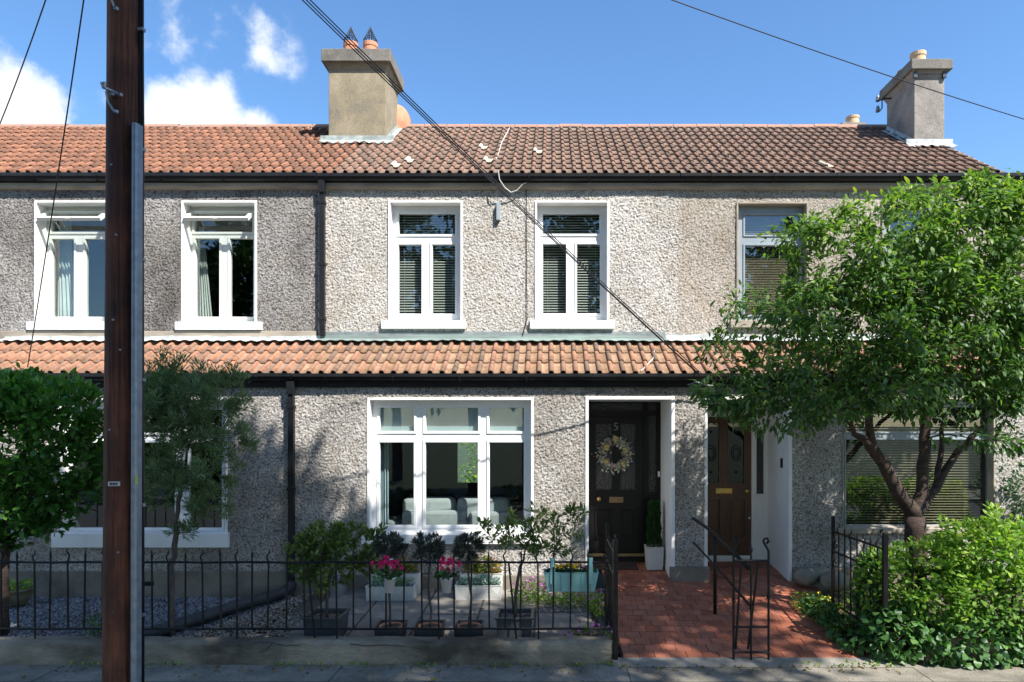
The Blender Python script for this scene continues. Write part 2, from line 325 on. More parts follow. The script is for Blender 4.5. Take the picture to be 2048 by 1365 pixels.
class MB:
    def __init__(s): s.v = []; s.f = []
    def add(s, vs, fs):
        n = len(s.v); s.v += [tuple(v) for v in vs]; s.f += [tuple(n+i for i in f) for f in fs]; return s
    def box(s, x0, x1, y0, y1, z0, z1):
        return s.add([(x0, y0, z0), (x1, y0, z0), (x1, y1, z0), (x0, y1, z0), (x0, y0, z1), (x1, y0, z1), (x1, y1, z1), (x0, y1, z1)],
                     [(0, 3, 2, 1), (4, 5, 6, 7), (0, 1, 5, 4), (1, 2, 6, 5), (2, 3, 7, 6), (3, 0, 4, 7)])
    def frust(s, c, w0, d0, w1, d1, h):      # tapered box, base centre c
        x, y, z = c
        return s.add([(x-w0/2, y-d0/2, z), (x+w0/2, y-d0/2, z), (x+w0/2, y+d0/2, z), (x-w0/2, y+d0/2, z),
                      (x-w1/2, y-d1/2, z+h), (x+w1/2, y-d1/2, z+h), (x+w1/2, y+d1/2, z+h), (x-w1/2, y+d1/2, z+h)],
                     [(0, 3, 2, 1), (4, 5, 6, 7), (0, 1, 5, 4), (1, 2, 6, 5), (2, 3, 7, 6), (3, 0, 4, 7)])
    def open_box(s, c, w0, d0, w1, d1, h, t, rim=0):   # planter with walls of thickness t and soil level left open
        x, y, z = c
        def ring(w, d, zz): return [(x-w/2, y-d/2, zz), (x+w/2, y-d/2, zz), (x+w/2, y+d/2, zz), (x-w/2, y+d/2, zz)]
        rs = [ring(w0, d0, z), ring(w1, d1, z+h-rim)] if rim else [ring(w0, d0, z)]
        if rim: rs += [ring(w1+2*rim, d1+2*rim, z+h-rim), ring(w1+2*rim, d1+2*rim, z+h)]
        else: rs += [ring(w1, d1, z+h)]
        rs += [ring(w1-2*t, d1-2*t, z+h), ring(w0-2*t, d0-2*t, z+t)]
        n = len(s.v); vs = [p for r in rs for p in r]; fs = [(3, 2, 1, 0)]
        for i in range(len(rs)-1):
            for k in range(4): a = i*4+k; b2 = i*4+(k+1) % 4; fs.append((a, b2, b2+4, a+4))
        e = (len(rs)-1)*4; fs.append((e, e+1, e+2, e+3)); return s.add(vs, fs)
    def tube(s, pts, r, n=6, caps=True):
        pts = [Vector(p) for p in pts]; rs = r if isinstance(r, (list, tuple)) else [r]*len(pts); base = len(s.v); m = len(pts); vs = []; fs = []
        up = None
        for i, p in enumerate(pts):
            t = (pts[min(i+1, m-1)]-pts[max(i-1, 0)]); t = t.normalized() if t.length > 1e-9 else Vector((0, 0, 1))
            if up is None: up = Vector((0, 0, 1)) if abs(t.z) < .9 else Vector((1, 0, 0))
            a = t.cross(up).normalized(); b = a.cross(t).normalized(); up = b
            for k in range(n):
                an = 2*math.pi*k/n; vs.append(p+a*math.cos(an)*rs[i]+b*math.sin(an)*rs[i])
        for i in range(m-1):
            for k in range(n): fs.append((i*n+k, i*n+(k+1) % n, (i+1)*n+(k+1) % n, (i+1)*n+k))
        if caps: fs.append(tuple(range(n-1, -1, -1))); fs.append(tuple((m-1)*n+k for k in range(n)))
        return s.add(vs, fs)
    def lathe(s, c, prof, n=16, caps=False):
        x, y, z = c; vs = []; fs = []; m = len(prof)
        for r, h in prof:
            for k in range(n): a = 2*math.pi*k/n; vs.append((x+r*math.cos(a), y+r*math.sin(a), z+h))
        for i in range(m-1):
            for k in range(n): fs.append((i*n+k, i*n+(k+1) % n, (i+1)*n+(k+1) % n, (i+1)*n+k))
        if caps: fs.append(tuple(range(n-1, -1, -1))); fs.append(tuple((m-1)*n+k for k in range(n)))
        return s.add(vs, fs)
    def extrude_x(s, prof, x0, x1):          # closed profile of (y,z)
        n = len(prof); vs = [(x0, y, z) for y, z in prof]+[(x1, y, z) for y, z in prof]
        fs = [(k, (k+1) % n, n+(k+1) % n, n+k) for k in range(n)]+[tuple(range(n-1, -1, -1)), tuple(range(n, 2*n))]
        return s.add(vs, fs)
    def plate(s, xs, zs, holes, y0, y1):     # front-facing plate with rectangular holes (x0,x1,z0,z1)
        xs = sorted(set(round(x, 5) for x in xs)); zs = sorted(set(round(z, 5) for z in zs))
        def hole(i, j):
            if i < 0 or j < 0 or i >= len(xs)-1 or j >= len(zs)-1: return True
            cx = (xs[i]+xs[i+1])/2; cz = (zs[j]+zs[j+1])/2
            return any(h[0] < cx < h[1] and h[2] < cz < h[3] for h in holes)
        for i in range(len(xs)-1):
            for j in range(len(zs)-1):
                if hole(i, j): continue
                a, b, c, d = xs[i], xs[i+1], zs[j], zs[j+1]
                s.add([(a, y0, c), (b, y0, c), (b, y0, d), (a, y0, d)], [(0, 1, 2, 3)])
                s.add([(a, y1, c), (b, y1, c), (b, y1, d), (a, y1, d)], [(3, 2, 1, 0)])
                if hole(i-1, j): s.add([(a, y0, c), (a, y1, c), (a, y1, d), (a, y0, d)], [(3, 2, 1, 0)])
                if hole(i+1, j): s.add([(b, y0, c), (b, y1, c), (b, y1, d), (b, y0, d)], [(0, 1, 2, 3)])
                if hole(i, j-1): s.add([(a, y0, c), (b, y0, c), (b, y1, c), (a, y1, c)], [(3, 2, 1, 0)])
                if hole(i, j+1): s.add([(a, y0, d), (b, y0, d), (b, y1, d), (a, y1, d)], [(0, 1, 2, 3)])
        return s
    def ring(s, x0, x1, z0, z1, w, y0, y1):
        return s.plate([x0, x0+w, x1-w, x1], [z0, z0+w, z1-w, z1], [(x0+w, x1-w, z0+w, z1-w)], y0, y1)
    def build(s, name, matname, parent=None, smooth=False, origin=None, bevel=0):
        org = Vector(origin) if origin is not None else (wl(parent) if parent is not None else Vector((0, 0, 0)))
        me = bpy.data.meshes.new(name); me.from_pydata([tuple(Vector(v)-org) for v in s.v], [], s.f); me.update()
        if smooth: me.polygons.foreach_set('use_smooth', [True]*len(me.polygons))
        me.materials.append(MATS[matname]); o = link_mesh(name, me, parent, org)
        if bevel:
            bv = o.modifiers.new('bevel', 'BEVEL'); bv.width = bevel; bv.segments = 2; bv.limit_method = 'ANGLE'
        return o
def struct(o): o['kind'] = 'structure'; return o
# ------------------------------------------------------------------ main planes of the place
YL, YU, YF = 9.41, 10.40, 7.0          # ground-floor face, upper face, railing line
YD = 10.30                             # door plane inside the porches
XA, XB, XE = -3.55, 1.93, 7.6          # party walls and right end
XW = -11.0
def path_z(Y): return .1*(Y-9.41)
def garden_z(Y): return -.11-.04*(9.41-Y)
GL = -.20                              # left (gravel) garden
ZP = -.27                              # footpath
# ------------------------------------------------------------------ ground
def sheet(name, x0, x1, y0, y1, z, mat, nx=1, ny=1):
    V = [(x0+(x1-x0)*i/nx, y0+(y1-y0)*j/ny, z(x0+(x1-x0)*i/nx, y0+(y1-y0)*j/ny) if callable(z) else z) for j in range(ny+1) for i in range(nx+1)]
    F = [(j*(nx+1)+i, j*(nx+1)+i+1, (j+1)*(nx+1)+i+1, (j+1)*(nx+1)+i) for j in range(ny) for i in range(nx)]
    return MB().add(V, F).build(name, mat)
struct(sheet('ground', -900, 900, -900, 900, -.42, 'grass_ground'))
struct(sheet('road', -60, 60, -3.4, 4.3, -.40, 'asphalt'))
fp = struct(sheet('footpath', -60, 60, 4.42, 6.95, ZP, 'footpath_concrete'))
for y_, x_ in ((6.42, None), (None, -4.9), (None, -2.1), (None, .75), (None, 3.6)):      # scored joints
    m_ = MB().box(-60, 60, y_-.005, y_+.005, ZP-.02, ZP+.002) if y_ else MB().box(x_-.005, x_+.005, 4.45, 6.86, ZP-.02, ZP+.002)
    m_.build('joint', 'slab_joint', fp)
struct(MB().box(-60, 60, 4.3, 4.42, -.45, ZP-.002).build('kerb', 'concrete_sill'))
struct(MB().box(-60, 60, -7, -3.4, -.45, ZP-.03).build('far_footpath', 'footpath_concrete'))
struct(sheet('garden_soil', -12, 9, 6.9, 9.5, lambda x, y: -.30, 'soil', 2, 2))
# ---- paving slabs in the middle garden
gp = struct(sheet('garden_paving', XA+.35, .70, 7.05, YL+.02, lambda x, y: garden_z(y)-.012, 'slab_joint', 2, 6))
random.seed(3)
for i, (xa, xb) in enumerate([(-2.95, -2.27), (-2.26, -1.58), (-1.57, -.89), (-.88, -.20), (-.19, .49)]):
    ys = [7.06, 7.75, 8.45, 9.15, 9.40] if i % 2 else [7.06, 7.6, 8.3, 9.0, 9.40]
    for a, b in zip(ys[:-1], ys[1:]):
        g = .008; dz = random.uniform(-.002, .003)
        m = MB(); z0, z1 = garden_z(a)+dz, garden_z(b)+dz; t = .04
        V = [(xa+g, a+g, z0-t), (xb-g, a+g, z0-t), (xb-g, b-g, z1-t), (xa+g, b-g, z1-t), (xa+g, a+g, z0), (xb-g, a+g, z0), (xb-g, b-g, z1), (xa+g, b-g, z1)]
        m.add(V, [(4, 5, 6, 7), (0, 1, 5, 4), (1, 2, 6, 5), (2, 3, 7, 6), (3, 0, 4, 7)]).build('paving_slab', 'slab', gp, bevel=.004)
# ---- gravel: loose stones, nobody could count them
def stones(name, matname, x0, x1, y0, y1, zf, n, smin, smax, test=None):
    x = rng.uniform(x0, x1, n); y = rng.uniform(y0, y1, n)
    if test is not None: k = test(x, y); x, y = x[k], y[k]
    n = len(x); s = rng.uniform(smin, smax, n); z = zf(x, y)+s*.25
    B = np.array([(1, 0, 0), (-1, 0, 0), (0, 1, 0), (0, -1, 0), (0, 0, .7), (0, 0, -.5)], float)
    Fb = np.array([(0, 2, 4), (2, 1, 4), (1, 3, 4), (3, 0, 4), (2, 0, 5), (1, 2, 5), (3, 1, 5), (0, 3, 5)])
    a = rng.uniform(0, 6.28, n); ca, sa = np.cos(a), np.sin(a)
    Q = B[None]*(s[:, None, None]*rng.uniform(.6, 1.2, (n, 6, 1)))
    V = np.stack([Q[..., 0]*ca[:, None]-Q[..., 1]*sa[:, None]+x[:, None], Q[..., 0]*sa[:, None]+Q[..., 1]*ca[:, None]+y[:, None], Q[..., 2]+z[:, None]], -1)
    F = Fb[None]+(np.arange(n)*6)[:, None, None]
    t = np.repeat(rng.random(n), 6)[:, None]
    me = np_mesh(name, V.reshape(-1, 3), F.reshape(-1, 3), matname, np.repeat(t, 3, 1)); o = bpy.data.objects.new(name, me); col.objects.link(o); o['kind'] = 'stuff'; return o
struct(sheet('gravel_bed', -9, XA+.1, 7.08, YL+.02, GL-.03, 'planter_dark'))
tag(stones('gravel', 'gravel_blue', -7.4, XA+.35, 7.12, 9.36, lambda x, y: GL-.025+0*x, 17000, .012, .026, lambda x, y: x < XA+.30-(9.3-y)*.42), 'blue grey gravel covering the left front garden', 'gravel')
def pea_t(x, y): return (x > XA+.18-(9.3-y)*.40) & (x < -2.93+(y > 8.5)*.35)
tag(stones('gravel', 'gravel_pea', -4.5, -2.2, 7.1, 9.36, lambda x, y: GL+.0+(y-7.1)*.02, 9000, .009, .021, pea_t), 'brown pea gravel beside the black drain pipe', 'gravel')
tag(stones('gravel', 'gravel_pea', -.2, .62, 8.35, 8.62, lambda x, y: -.14+0*x, 500, .008, .018), 'pale pebbles at the foot of the pink flowers', 'gravel')
# ---- red quarry tile path (both front doors)
PX0, PX1 = .74, 3.22
pth = struct(sheet('tiled_path', PX0-.02, PX1+.25, 6.96, YD+.02, lambda x, y: path_z(y)-.012, 'grout', 2, 8))
TW, TJ = .166, .0065
random.seed(5); tiles = []
meshes = []
sl = math.atan(.1)
def tile_mesh(w, d):
    m = MB(); m.box(0, w, 0, d, -.02, 0); me = bpy.data.meshes.new('path_tile'); me.from_pydata(m.v, [], [f for k, f in enumerate(m.f) if k]); me.update(); me.materials.append(MATS['quarry_tile']); return me
full = tile_mesh(TW-TJ, TW-TJ); Y = 7.0; r = 0
while Y < YD-.02:
    xs = PX0-(TW/2 if r % 2 else 0); 
    while xs < PX1+.2:
        inside = Y < YL-.02
        ok = True
        if not inside:      # porch floors only, not through the pier
            ok = (.50 <= xs+TW*.9 and xs < 1.60) or (2.19 <= xs+TW*.9 and xs < 3.24)
        if ok: tiles.append((xs, Y))
        xs += TW
    Y += TW; r += 1
tiles.sort(key=lambda t: t[1])
rest = MB()
for k, (x, y) in enumerate(tiles):
    x0 = max(x, PX0); w = x+TW-x0
    if w < .03: continue
    dz = random.uniform(-.0025, .0035)
    if k < 300:
        me = full if w > TW-.002 else tile_mesh(w-TJ, TW-TJ)
        o = link_mesh('path_tile', me, pth, (x0+random.uniform(-.0015, .0015), y, path_z(y)+dz)); o.rotation_euler = (sl+random.uniform(-.008, .008), random.uniform(-.008, .008), random.uniform(-.006, .006))
    else:
        a, b = y, y+TW-TJ; rest.add([(x0, a, path_z(a)+dz), (x0+w-TJ, a, path_z(a)+dz), (x0+w-TJ, b, path_z(b)+dz), (x0, b, path_z(b)+dz)], [(0, 1, 2, 3)])
if rest.v: rest.build('path_tiles', 'quarry_tile', pth)['kind'] = 'stuff'
struct(MB().add([(.62, 6.80, ZP+.004), (3.6, 6.80, ZP+.004), (3.6, 7.0, path_z(7.0)+.004), (.62, 7.0, path_z(7.0)+.004)], [(0, 1, 2, 3)]).build('threshold_strip', 'concrete_sill'))
# ------------------------------------------------------------------ houses
HL = empty('terrace_house', (-6.5, YL, -.2), 'left terrace house, dark grey roughcast with open top lights and orange tiles', 'house', 'row of terrace houses')
HM = empty('terrace_house', (-.8, YL, -.1), 'middle terrace house with white windows and black front door numbered 5', 'house', 'row of terrace houses')
HR = empty('terrace_house', (4.6, YL, -.1), 'right terrace house half hidden by the tree, with brown wooden front door', 'house', 'row of terrace houses')
# ---- roughcast walls, really lumpy
tabx = rng.random((256, 256)); taby = rng.random((256, 256)); tabh = rng.random((256, 256))
def lumps(X, Z, cell):
    gx, gz = X/cell, Z/cell; ix, iz = np.floor(gx).astype(int), np.floor(gz).astype(int); best = np.full(X.shape, 9.); hh = np.zeros(X.shape)
    for dx in (-1, 0, 1):
        for dz in (-1, 0, 1):
            a, b = (ix+dx) & 255, (iz+dz) & 255
            d = np.hypot(ix+dx+tabx[a, b]-gx, iz+dz+taby[a, b]-gz); m = d < best
            best = np.where(m, d, best); hh = np.where(m, tabh[a, b], hh)
    return np.sqrt(np.clip(1-(best/(.52+.22*hh))**2, 0, 1))*np.where(hh < .14, .12, .45+.6*hh)
def rough_wall(name, house, Yw, x0, x1, z0, z1, holes, matname, amp=.0165):
    c = .0096; nx, nz = int(round((x1-x0)/c)), int(round((z1-z0)/c))
    xs = np.linspace(x0, x1, nx+1); zs = np.linspace(z0, z1, nz+1)
    for h in holes:      # put grid lines on the hole edges
        for v in h[:2]:
            if x0 < v < x1: xs[np.argmin(abs(xs-v))] = v
        for v in h[2:]:
            if z0 < v < z1: zs[np.argmin(abs(zs-v))] = v
    X, Z = np.meshgrid(xs, zs); j = rng.uniform(-.003, .003, X.shape)
    H = lumps(X+40, Z+40, .0245)*amp*.55+lumps(X+31.3, Z+22.1, .0175)*amp*.45+rng.random(X.shape)*.005+.006*np.sin(X*1.7+np.sin(Z*2.1))*np.sin(Z*1.3+X*.6)
    V = np.stack([X, Yw-H, Z], -1).reshape(-1, 3)-np.array(wl(house))
    cx, cz = (xs[1:]+xs[:-1])/2, (zs[1:]+zs[:-1])/2; CX, CZ = np.meshgrid(cx, cz); keep = np.ones(CX.shape, bool)
    for h in holes: keep &= ~((CX > h[0]) & (CX < h[1]) & (CZ > h[2]) & (CZ < h[3]))
    I = np.arange(V.shape[0]).reshape(nz+1, nx+1)
    F = np.stack([I[:-1, :-1], I[:-1, 1:], I[1:, 1:], I[1:, :-1]], -1)[keep]
    used = np.zeros(len(V), bool); used[F.ravel()] = True; mp = np.cumsum(used)-1
    me = np_mesh(name, V[used], mp[F], matname, smooth=True); return link_mesh(name, me, house, wl(house))
def hole_px(x0, x1, yt, yb, Y, floor=None):
    return (PX(x0, Y), PX(x1, Y), PZ(yb, Y) if floor is None else floor, PZ(yt, Y))
# ---- a window: reveal, frame, sashes, panes, sill, room behind
def window(house, Yw, open_px, depth, trim, frame_mat, glasses, sill_px, reveal_mat='white_paint', label=None, room=True, room_mat='room_wall', glass='glass', room_depth=3.0, sash=.036, floor_drop=.9, back_hole=None, frame_margin=0):
    x0, x1, z0, z1 = hole_px(*open_px, Yw); Yf = Yw+depth
    w = MB()
    hs = [(PX(a, Yf), PX(b, Yf), PZ(d, Yf), PZ(c, Yf)) for a, b, c, d in glasses]
    xs = [x0-.01, x1+.01]; zs = [z0-.03, z1+.01]
    for h in hs: xs += [h[0], h[1]]; zs += [h[2], h[3]]
    w.plate(xs, zs, hs, Yf, Yf+.06)
    wo = w.build('window', frame_mat, house, origin=((x0+x1)/2, Yf, z0), bevel=.003)
    if label: wo['label'] = label
    m = MB(); e = trim        # plaster surround: front band and reveals
    t = -.024
    m.box(x0-e, x0, Yw+t, Yf+.003, z0-.02, z1+e).box(x1, x1+e, Yw+t, Yf+.003, z0-.02, z1+e).box(x0, x1, Yw+t, Yf+.003, z1, z1+e)
    m.build('reveal', reveal_mat, wo, bevel=.006)
    for h in hs:
        MB().ring(h[0]-sash, h[1]+sash, h[2]-sash, h[3]+sash, sash-.004, Yf-.014, Yf+.004).build('sash', frame_mat, wo, bevel=.004)
        MB().box(h[0]-.006, h[1]+.006, Yf+.022, Yf+.028, h[2]-.006, h[3]+.006).build('pane', glass, wo)
    if sill_px:
        a, b, c, d = sill_px; Ys = Yw-.065
        X0, X1, zt, zb = PX(a, Ys), PX(b, Ys), PZ(c, Ys), PZ(d, Ys)
        MB().add([(X0, Ys, zb), (X1, Ys, zb), (X1, Yf+.01, zb), (X0, Yf+.01, zb), (X0, Ys, zt), (X1, Ys, zt), (X1, Yf+.01, zt+.03), (X0, Yf+.01, zt+.03)],
                 [(0, 3, 2, 1), (4, 5, 6, 7), (0, 1, 5, 4), (1, 2, 6, 5), (2, 3, 7, 6), (3, 0, 4, 7)]).build('sill', reveal_mat, wo, bevel=.006)
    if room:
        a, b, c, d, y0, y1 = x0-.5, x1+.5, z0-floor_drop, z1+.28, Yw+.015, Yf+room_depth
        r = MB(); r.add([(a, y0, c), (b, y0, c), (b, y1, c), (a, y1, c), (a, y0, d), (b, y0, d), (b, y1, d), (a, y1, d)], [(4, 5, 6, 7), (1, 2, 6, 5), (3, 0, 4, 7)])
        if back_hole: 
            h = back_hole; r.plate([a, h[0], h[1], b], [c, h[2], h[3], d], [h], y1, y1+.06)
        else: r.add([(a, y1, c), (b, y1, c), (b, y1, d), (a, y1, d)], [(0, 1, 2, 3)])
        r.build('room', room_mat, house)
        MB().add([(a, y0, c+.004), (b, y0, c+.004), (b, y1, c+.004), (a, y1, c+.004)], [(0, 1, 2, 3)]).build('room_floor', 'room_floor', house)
    return wo, (x0, x1, z0, z1, Yf)
def blind(name, x0, x1, z0, z1, Y, pitch, width, tilt, matname, label):
    e = empty(name, ((x0+x1)/2, Y, z0), label, 'blind'); m = MB(); n = int((z1-z0)/pitch); dy, dz = width/2*math.cos(R(tilt)), width/2*math.sin(R(tilt))
    for i in range(n):
        z = z1-.05-i*pitch
        if z < z0: break
        t = .0012
        m.add([(x0, Y-dy, z-dz-t), (x1, Y-dy, z-dz-t), (x1, Y+dy, z+dz-t), (x0, Y+dy, z+dz-t), (x0, Y-dy, z-dz+t), (x1, Y-dy, z-dz+t), (x1, Y+dy, z+dz+t), (x0, Y+dy, z+dz+t)],
              [(0, 3, 2, 1), (4, 5, 6, 7), (0, 1, 5, 4), (2, 3, 7, 6)])
    o = m.build('slats', matname, e); o['kind'] = 'stuff'
    MB().box(x0, x1, Y-.02, Y+.02, z1-.035, z1).build('head_rail', matname, e)
    for x in (x0+(x1-x0)*.13, x0+(x1-x0)*.87): MB().box(x-.002, x+.002, Y-dy-.004, Y-dy-.002, z0, z1).build('ladder_cord', matname, e)
    return e
def curtain(label, x0, x1, z0, z1, Y, matname, taper=0., folds=5):
    n, k = 40, 8; V = []; F = []
    for j in range(k+1):
        f = j/k
        for i in range(n+1):
            u = i/n; xr = x0+(x1-x0)*(1-taper*f); V.append((x0+(xr-x0)*u, Y+.03*math.sin(u*folds*6.28+f*.8)+.01*math.sin(u*17), z0+(z1-z0)*f))
    for j in range(k):
        for i in range(n): a = j*(n+1)+i; F.append((a, a+1, a+n+2, a+n+1))
    o = MB().add(V, F).build('curtain', matname, None, True, origin=((x0+x1)/2, Y, z0)); s = o.modifiers.new('thick', 'SOLIDIFY'); s.thickness = .004
    return tag(o, label, 'curtain')
g = lambda *a: a
# upper windows of the middle house
wins = {}
YT = 10.54
wins['m1'] = window(HM, YU, (781, 921, 407, 641), .14, .034, 'upvc', [(798, 910, 428, 469), (797.5, 843, 490, 628), (865, 910, 490, 628)], (762, 931, 641, 658), label='white upper window nearer the left chimney')
wins['m2'] = window(HM, YU, (1074, 1214, 407, 641), .14, .034, 'upvc', [(1086, 1199, 428, 468), (1086, 1132, 489, 627), (1154, 1200, 489, 627)], (1060, 1229, 641, 658), label='white upper window crossed by the overhead cables')
for key, lab in (('m1', 'white slatted blind in upper window nearer the left chimney'), ('m2', 'white slatted blind in upper window crossed by the cables')):
    x0, x1, z0, z1, Yf = wins[key][1]; blind('venetian_blind', x0+.03, x1-.03, z0+.02, z1-.05, Yf+.12, .0405, .027, 40, 'slat_white', lab)
# upper windows of the left house, top lights hinged open
def open_top(wo, px0, px1, y0, y1, Yf):
    x0, x1 = PX(px0, Yf), PX(px1, Yf); zt, zb = PZ(y0, Yf), PZ(y1, Yf); h = zt-zb; a = R(52); s = empty('top_light', (0, Yf, zt), parent=wo)
    def pt(u, v, d): # u along x, v down the sash, d through it
        return (u, Yf-.01-math.sin(a)*v+math.cos(a)*d, zt-math.cos(a)*v-math.sin(a)*d)
    def bar(u0, u1, v0, v1, name, mt, d0=-.025, d1=.025):
        MB().add([pt(u0, v0, d0), pt(u1, v0, d0), pt(u1, v1, d0), pt(u0, v1, d0), pt(u0, v0, d1), pt(u1, v0, d1), pt(u1, v1, d1), pt(u0, v1, d1)],
                 [(0, 3, 2, 1), (4, 5, 6, 7), (0, 1, 5, 4), (1, 2, 6, 5), (2, 3, 7, 6), (3, 0, 4, 7)]).build(name, mt, wo)
    w = .055
    bar(x0, x1, 0, w, 'rail', 'upvc_cream'); bar(x0, x1, h-w, h, 'rail', 'upvc_cream'); bar(x0, x0+w, w, h-w, 'stile', 'upvc_cream'); bar(x1-w, x1, w, h-w, 'stile', 'upvc_cream')
    bar(x0+w, x1-w, w, h-w, 'pane', 'glass', -.003, .003)
    b = pt((x0+x1)/2, h-.01, -.04); MB().tube([(b[0]-.05, b[1], b[2]), (b[0]-.03, b[1], b[2]-.03), (b[0]+.03, b[1], b[2]-.03), (b[0]+.05, b[1], b[2])], .008, 5).build('handle', 'upvc_cream', wo)
    bpy.data.objects.remove(s)
wins['l1'] = window(HL, YU, (75, 215, 407, 643), .20, .036, 'upvc_cream', [(104, 216, 425, 464), (105, 148.5, 479, 634), (172, 216, 479, 634)], (52, 231, 644, 660), label='cream upper window partly behind the wooden pole')
open_top(wins['l1'][0], 98, 222, 424, 464, YU+.20)
wins['l2'] = window(HL, YU, (368, 510, 407, 643), .20, .036, 'upvc_cream', [(390, 505, 425, 464), (392, 439, 478, 634), (461, 507, 478, 634)], (349, 522, 644, 660), label='cream upper window with open top light, right of the wooden pole')
open_top(wins['l2'][0], 384, 511, 424, 464, YU+.20)
x0, x1, z0, z1, Yf = wins['l1'][1]; curtain('white curtain in the upper window behind the wooden pole', x0+.02, x0+.36, z0-.1, z1+.1, Yf+.2, 'curtain', .45)
for k, xx in enumerate((x0+.47, x0+.62)):
    e = MB(); n = 10; pts = [(xx+.1*math.cos(a)*(.9 if k else .5), 0, .0+.22*max(0, math.sin(a))) for a in [math.pi*i/n for i in range(n+1)]]
    e.add([(p[0], Yf+.35+.05*k, z0+p[2]-.08) for p in pts]+[(p[0], Yf+.40+.05*k, z0+p[2]-.08) for p in pts], [tuple(range(n, -1, -1)), tuple(range(n+1, 2*n+2))]+[(i, i+1, n+2+i, n+1+i) for i in range(n)]+[(n, 0, n+1, 2*n+1)])
    tag(e.build('chair_back', 'red_check', None, origin=(xx, Yf+.35, z0-.08)), ('narrow' if not k else 'wide')+' red checked chair back inside the left upper window', 'chair')
x0, x1, z0, z1, Yf = wins['l2'][1]; curtain('white curtain in the upper window right of the wooden pole', x0+.02, x0+.26, z0-.1, z1-.25, Yf+.2, 'curtain', .7)
# upper windows of the right house
wins['r1'] = window(HR, YU, (1476, 1612, 409, 641), .10, .03, 'frame_blue_grey', [(1490, 1600, 431, 470), (1490, 1600, 492, 630)], (1462, 1626, 641, 655), 'band_plaster', sash=.028, label='blue grey upper window left of the tree crown')
wins['r2'] = window(HR, YU, (1766, 1902, 409, 641), .10, .03, 'frame_blue_grey', [(1780, 1890, 431, 470), (1780, 1890, 492, 630)], (1752, 1916, 641, 655), 'band_plaster', sash=.028, label='blue grey upper window behind the tree crown')
for key, lab in (('r1', 'brown wooden blind in the upper window left of the tree'), ('r2', 'brown wooden blind in the upper window behind the tree')):
    x0, x1, z0, z1, Yf = wins[key][1]; blind('venetian_blind', x0+.03, x1-.03, z0+.02, z1-.05, Yf+.10, .026, .026, 42, 'slat_tan', lab)
# ground-floor windows
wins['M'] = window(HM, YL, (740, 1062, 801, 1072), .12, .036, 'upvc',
    [(760, 828, 816, 862.5), (852, 956, 816, 862.5), (979, 1048, 816, 862.5), (759.5, 827.5, 885.5, 1051), (851, 955.5, 885.5, 1051), (979, 1047.5, 885.5, 1051)],
    (722, 1083, 1070, 1089), label='wide white sitting room window', glass='glass_low', room_depth=4.6, floor_drop=.75, back_hole=(-1.95, -1.45, .95, 2.15))
wins['L'] = window(HL, YL, (122, 452, 801, 1066), .12, .03, 'upvc', [(145, 238, 820, 866), (262, 350, 820, 866), (372, 444, 820, 866), (145, 350, 886, 1056), (378, 444, 886, 1056)], (102, 456, 1068, 1096), label='wide white window behind the left bushes')
wins['R'] = window(HR, YL, (1687, 1985, 800, 1058), .10, .02, 'frame_blue_grey', [(1692, 1976, 815, 864), (1692, 1976, 880, 1050)], (1672, 2000, 1058, 1068), 'band_plaster', sash=.02, label='wide blue grey window behind the cherry trunk')
x0, x1, z0, z1, Yf = wins['R'][1]; blind('venetian_blind', x0+.02, x1-.02, z0+.01, z1-.02, Yf+.10, .0365, .028, 22, 'slat_tan', 'tan slatted blind in the wide window behind the cherry trunk')
# ---- porches and doors
OD5 = (PX(1177, YL), PX(1342, YL), -.3, PZ(800, YL)); OD7 = (PX(1415, YL), PX(1576, YL), -.3, PZ(800, YL))
def porch(house, o, mat_l, mat_r, trim):
    x0, x1, z0, z1 = o; zt = z1
    MB().box(x0-.045, x0, YL-.024 if trim else YL-.012, YD+.08, -.3, zt+.05).build('porch_side', mat_l, house, bevel=.006)
    MB().box(x1, x1+.05, YL-.024, YD+.08, -.3, zt+.05).build('porch_side', mat_r, house, bevel=.006)
    MB().box(x0, x1, YL-.022, YL+.10, zt, zt+.045).build('door_head', mat_l, house, bevel=.006)
    MB().box(x0-.02, x1+.02, YL+.10, YD+.3, zt+.002, zt+.04).build('porch_ceiling', 'room_pale', house)
porch(HM, OD5, 'white_paint', 'white_paint', True); porch(HR, OD7, 'white_paint', 'white_paint', False)
def zd(py, Y=YD): return PZ(py, Y)
def xd(px, Y=YD): return PX(px, Y)
# door 5: black frame with transom and sidelight
fx0, fx1 = OD5[0], OD5[1]; ztop = OD5[3]
fr = MB(); lx0, lx1 = xd(1178), xd(1288)
holes = [(lx0, lx1, zd(1106), zd(833)), (lx0+.03, xd(1286), zd(823), zd(806)), (xd(1297), xd(1313), zd(984), zd(833)), (xd(1297), xd(1313), zd(823), zd(806))]
xs = [fx0, fx1]; zs = [.06, ztop]
for h in holes: xs += h[:2]; zs += h[2:]
fo = fr.plate(xs, zs, holes, YD, YD+.09).build('door_frame', 'door_black', HM, bevel=.004)
for h in holes[1:]: MB().box(h[0]-.003, h[1]+.003, YD+.04, YD+.05, h[2]-.003, h[3]+.003).build('pane', 'frosted_glass', fo)
MB().box(xd(1299), xd(1312), YD-.012, YD+.002, .12, zd(992)).build('sidelight_panel', 'door_black', fo, bevel=.004)
MB().box(fx0, xd(1292), YD-.05, YD+.002, .085, zd(1112)).build('threshold', 'door_black', fo)
MB().box(fx0, xd(1292), YD-.055, YD+.002, zd(1112)+.002, zd(1107)).build('weather_bar', 'bronze', fo)
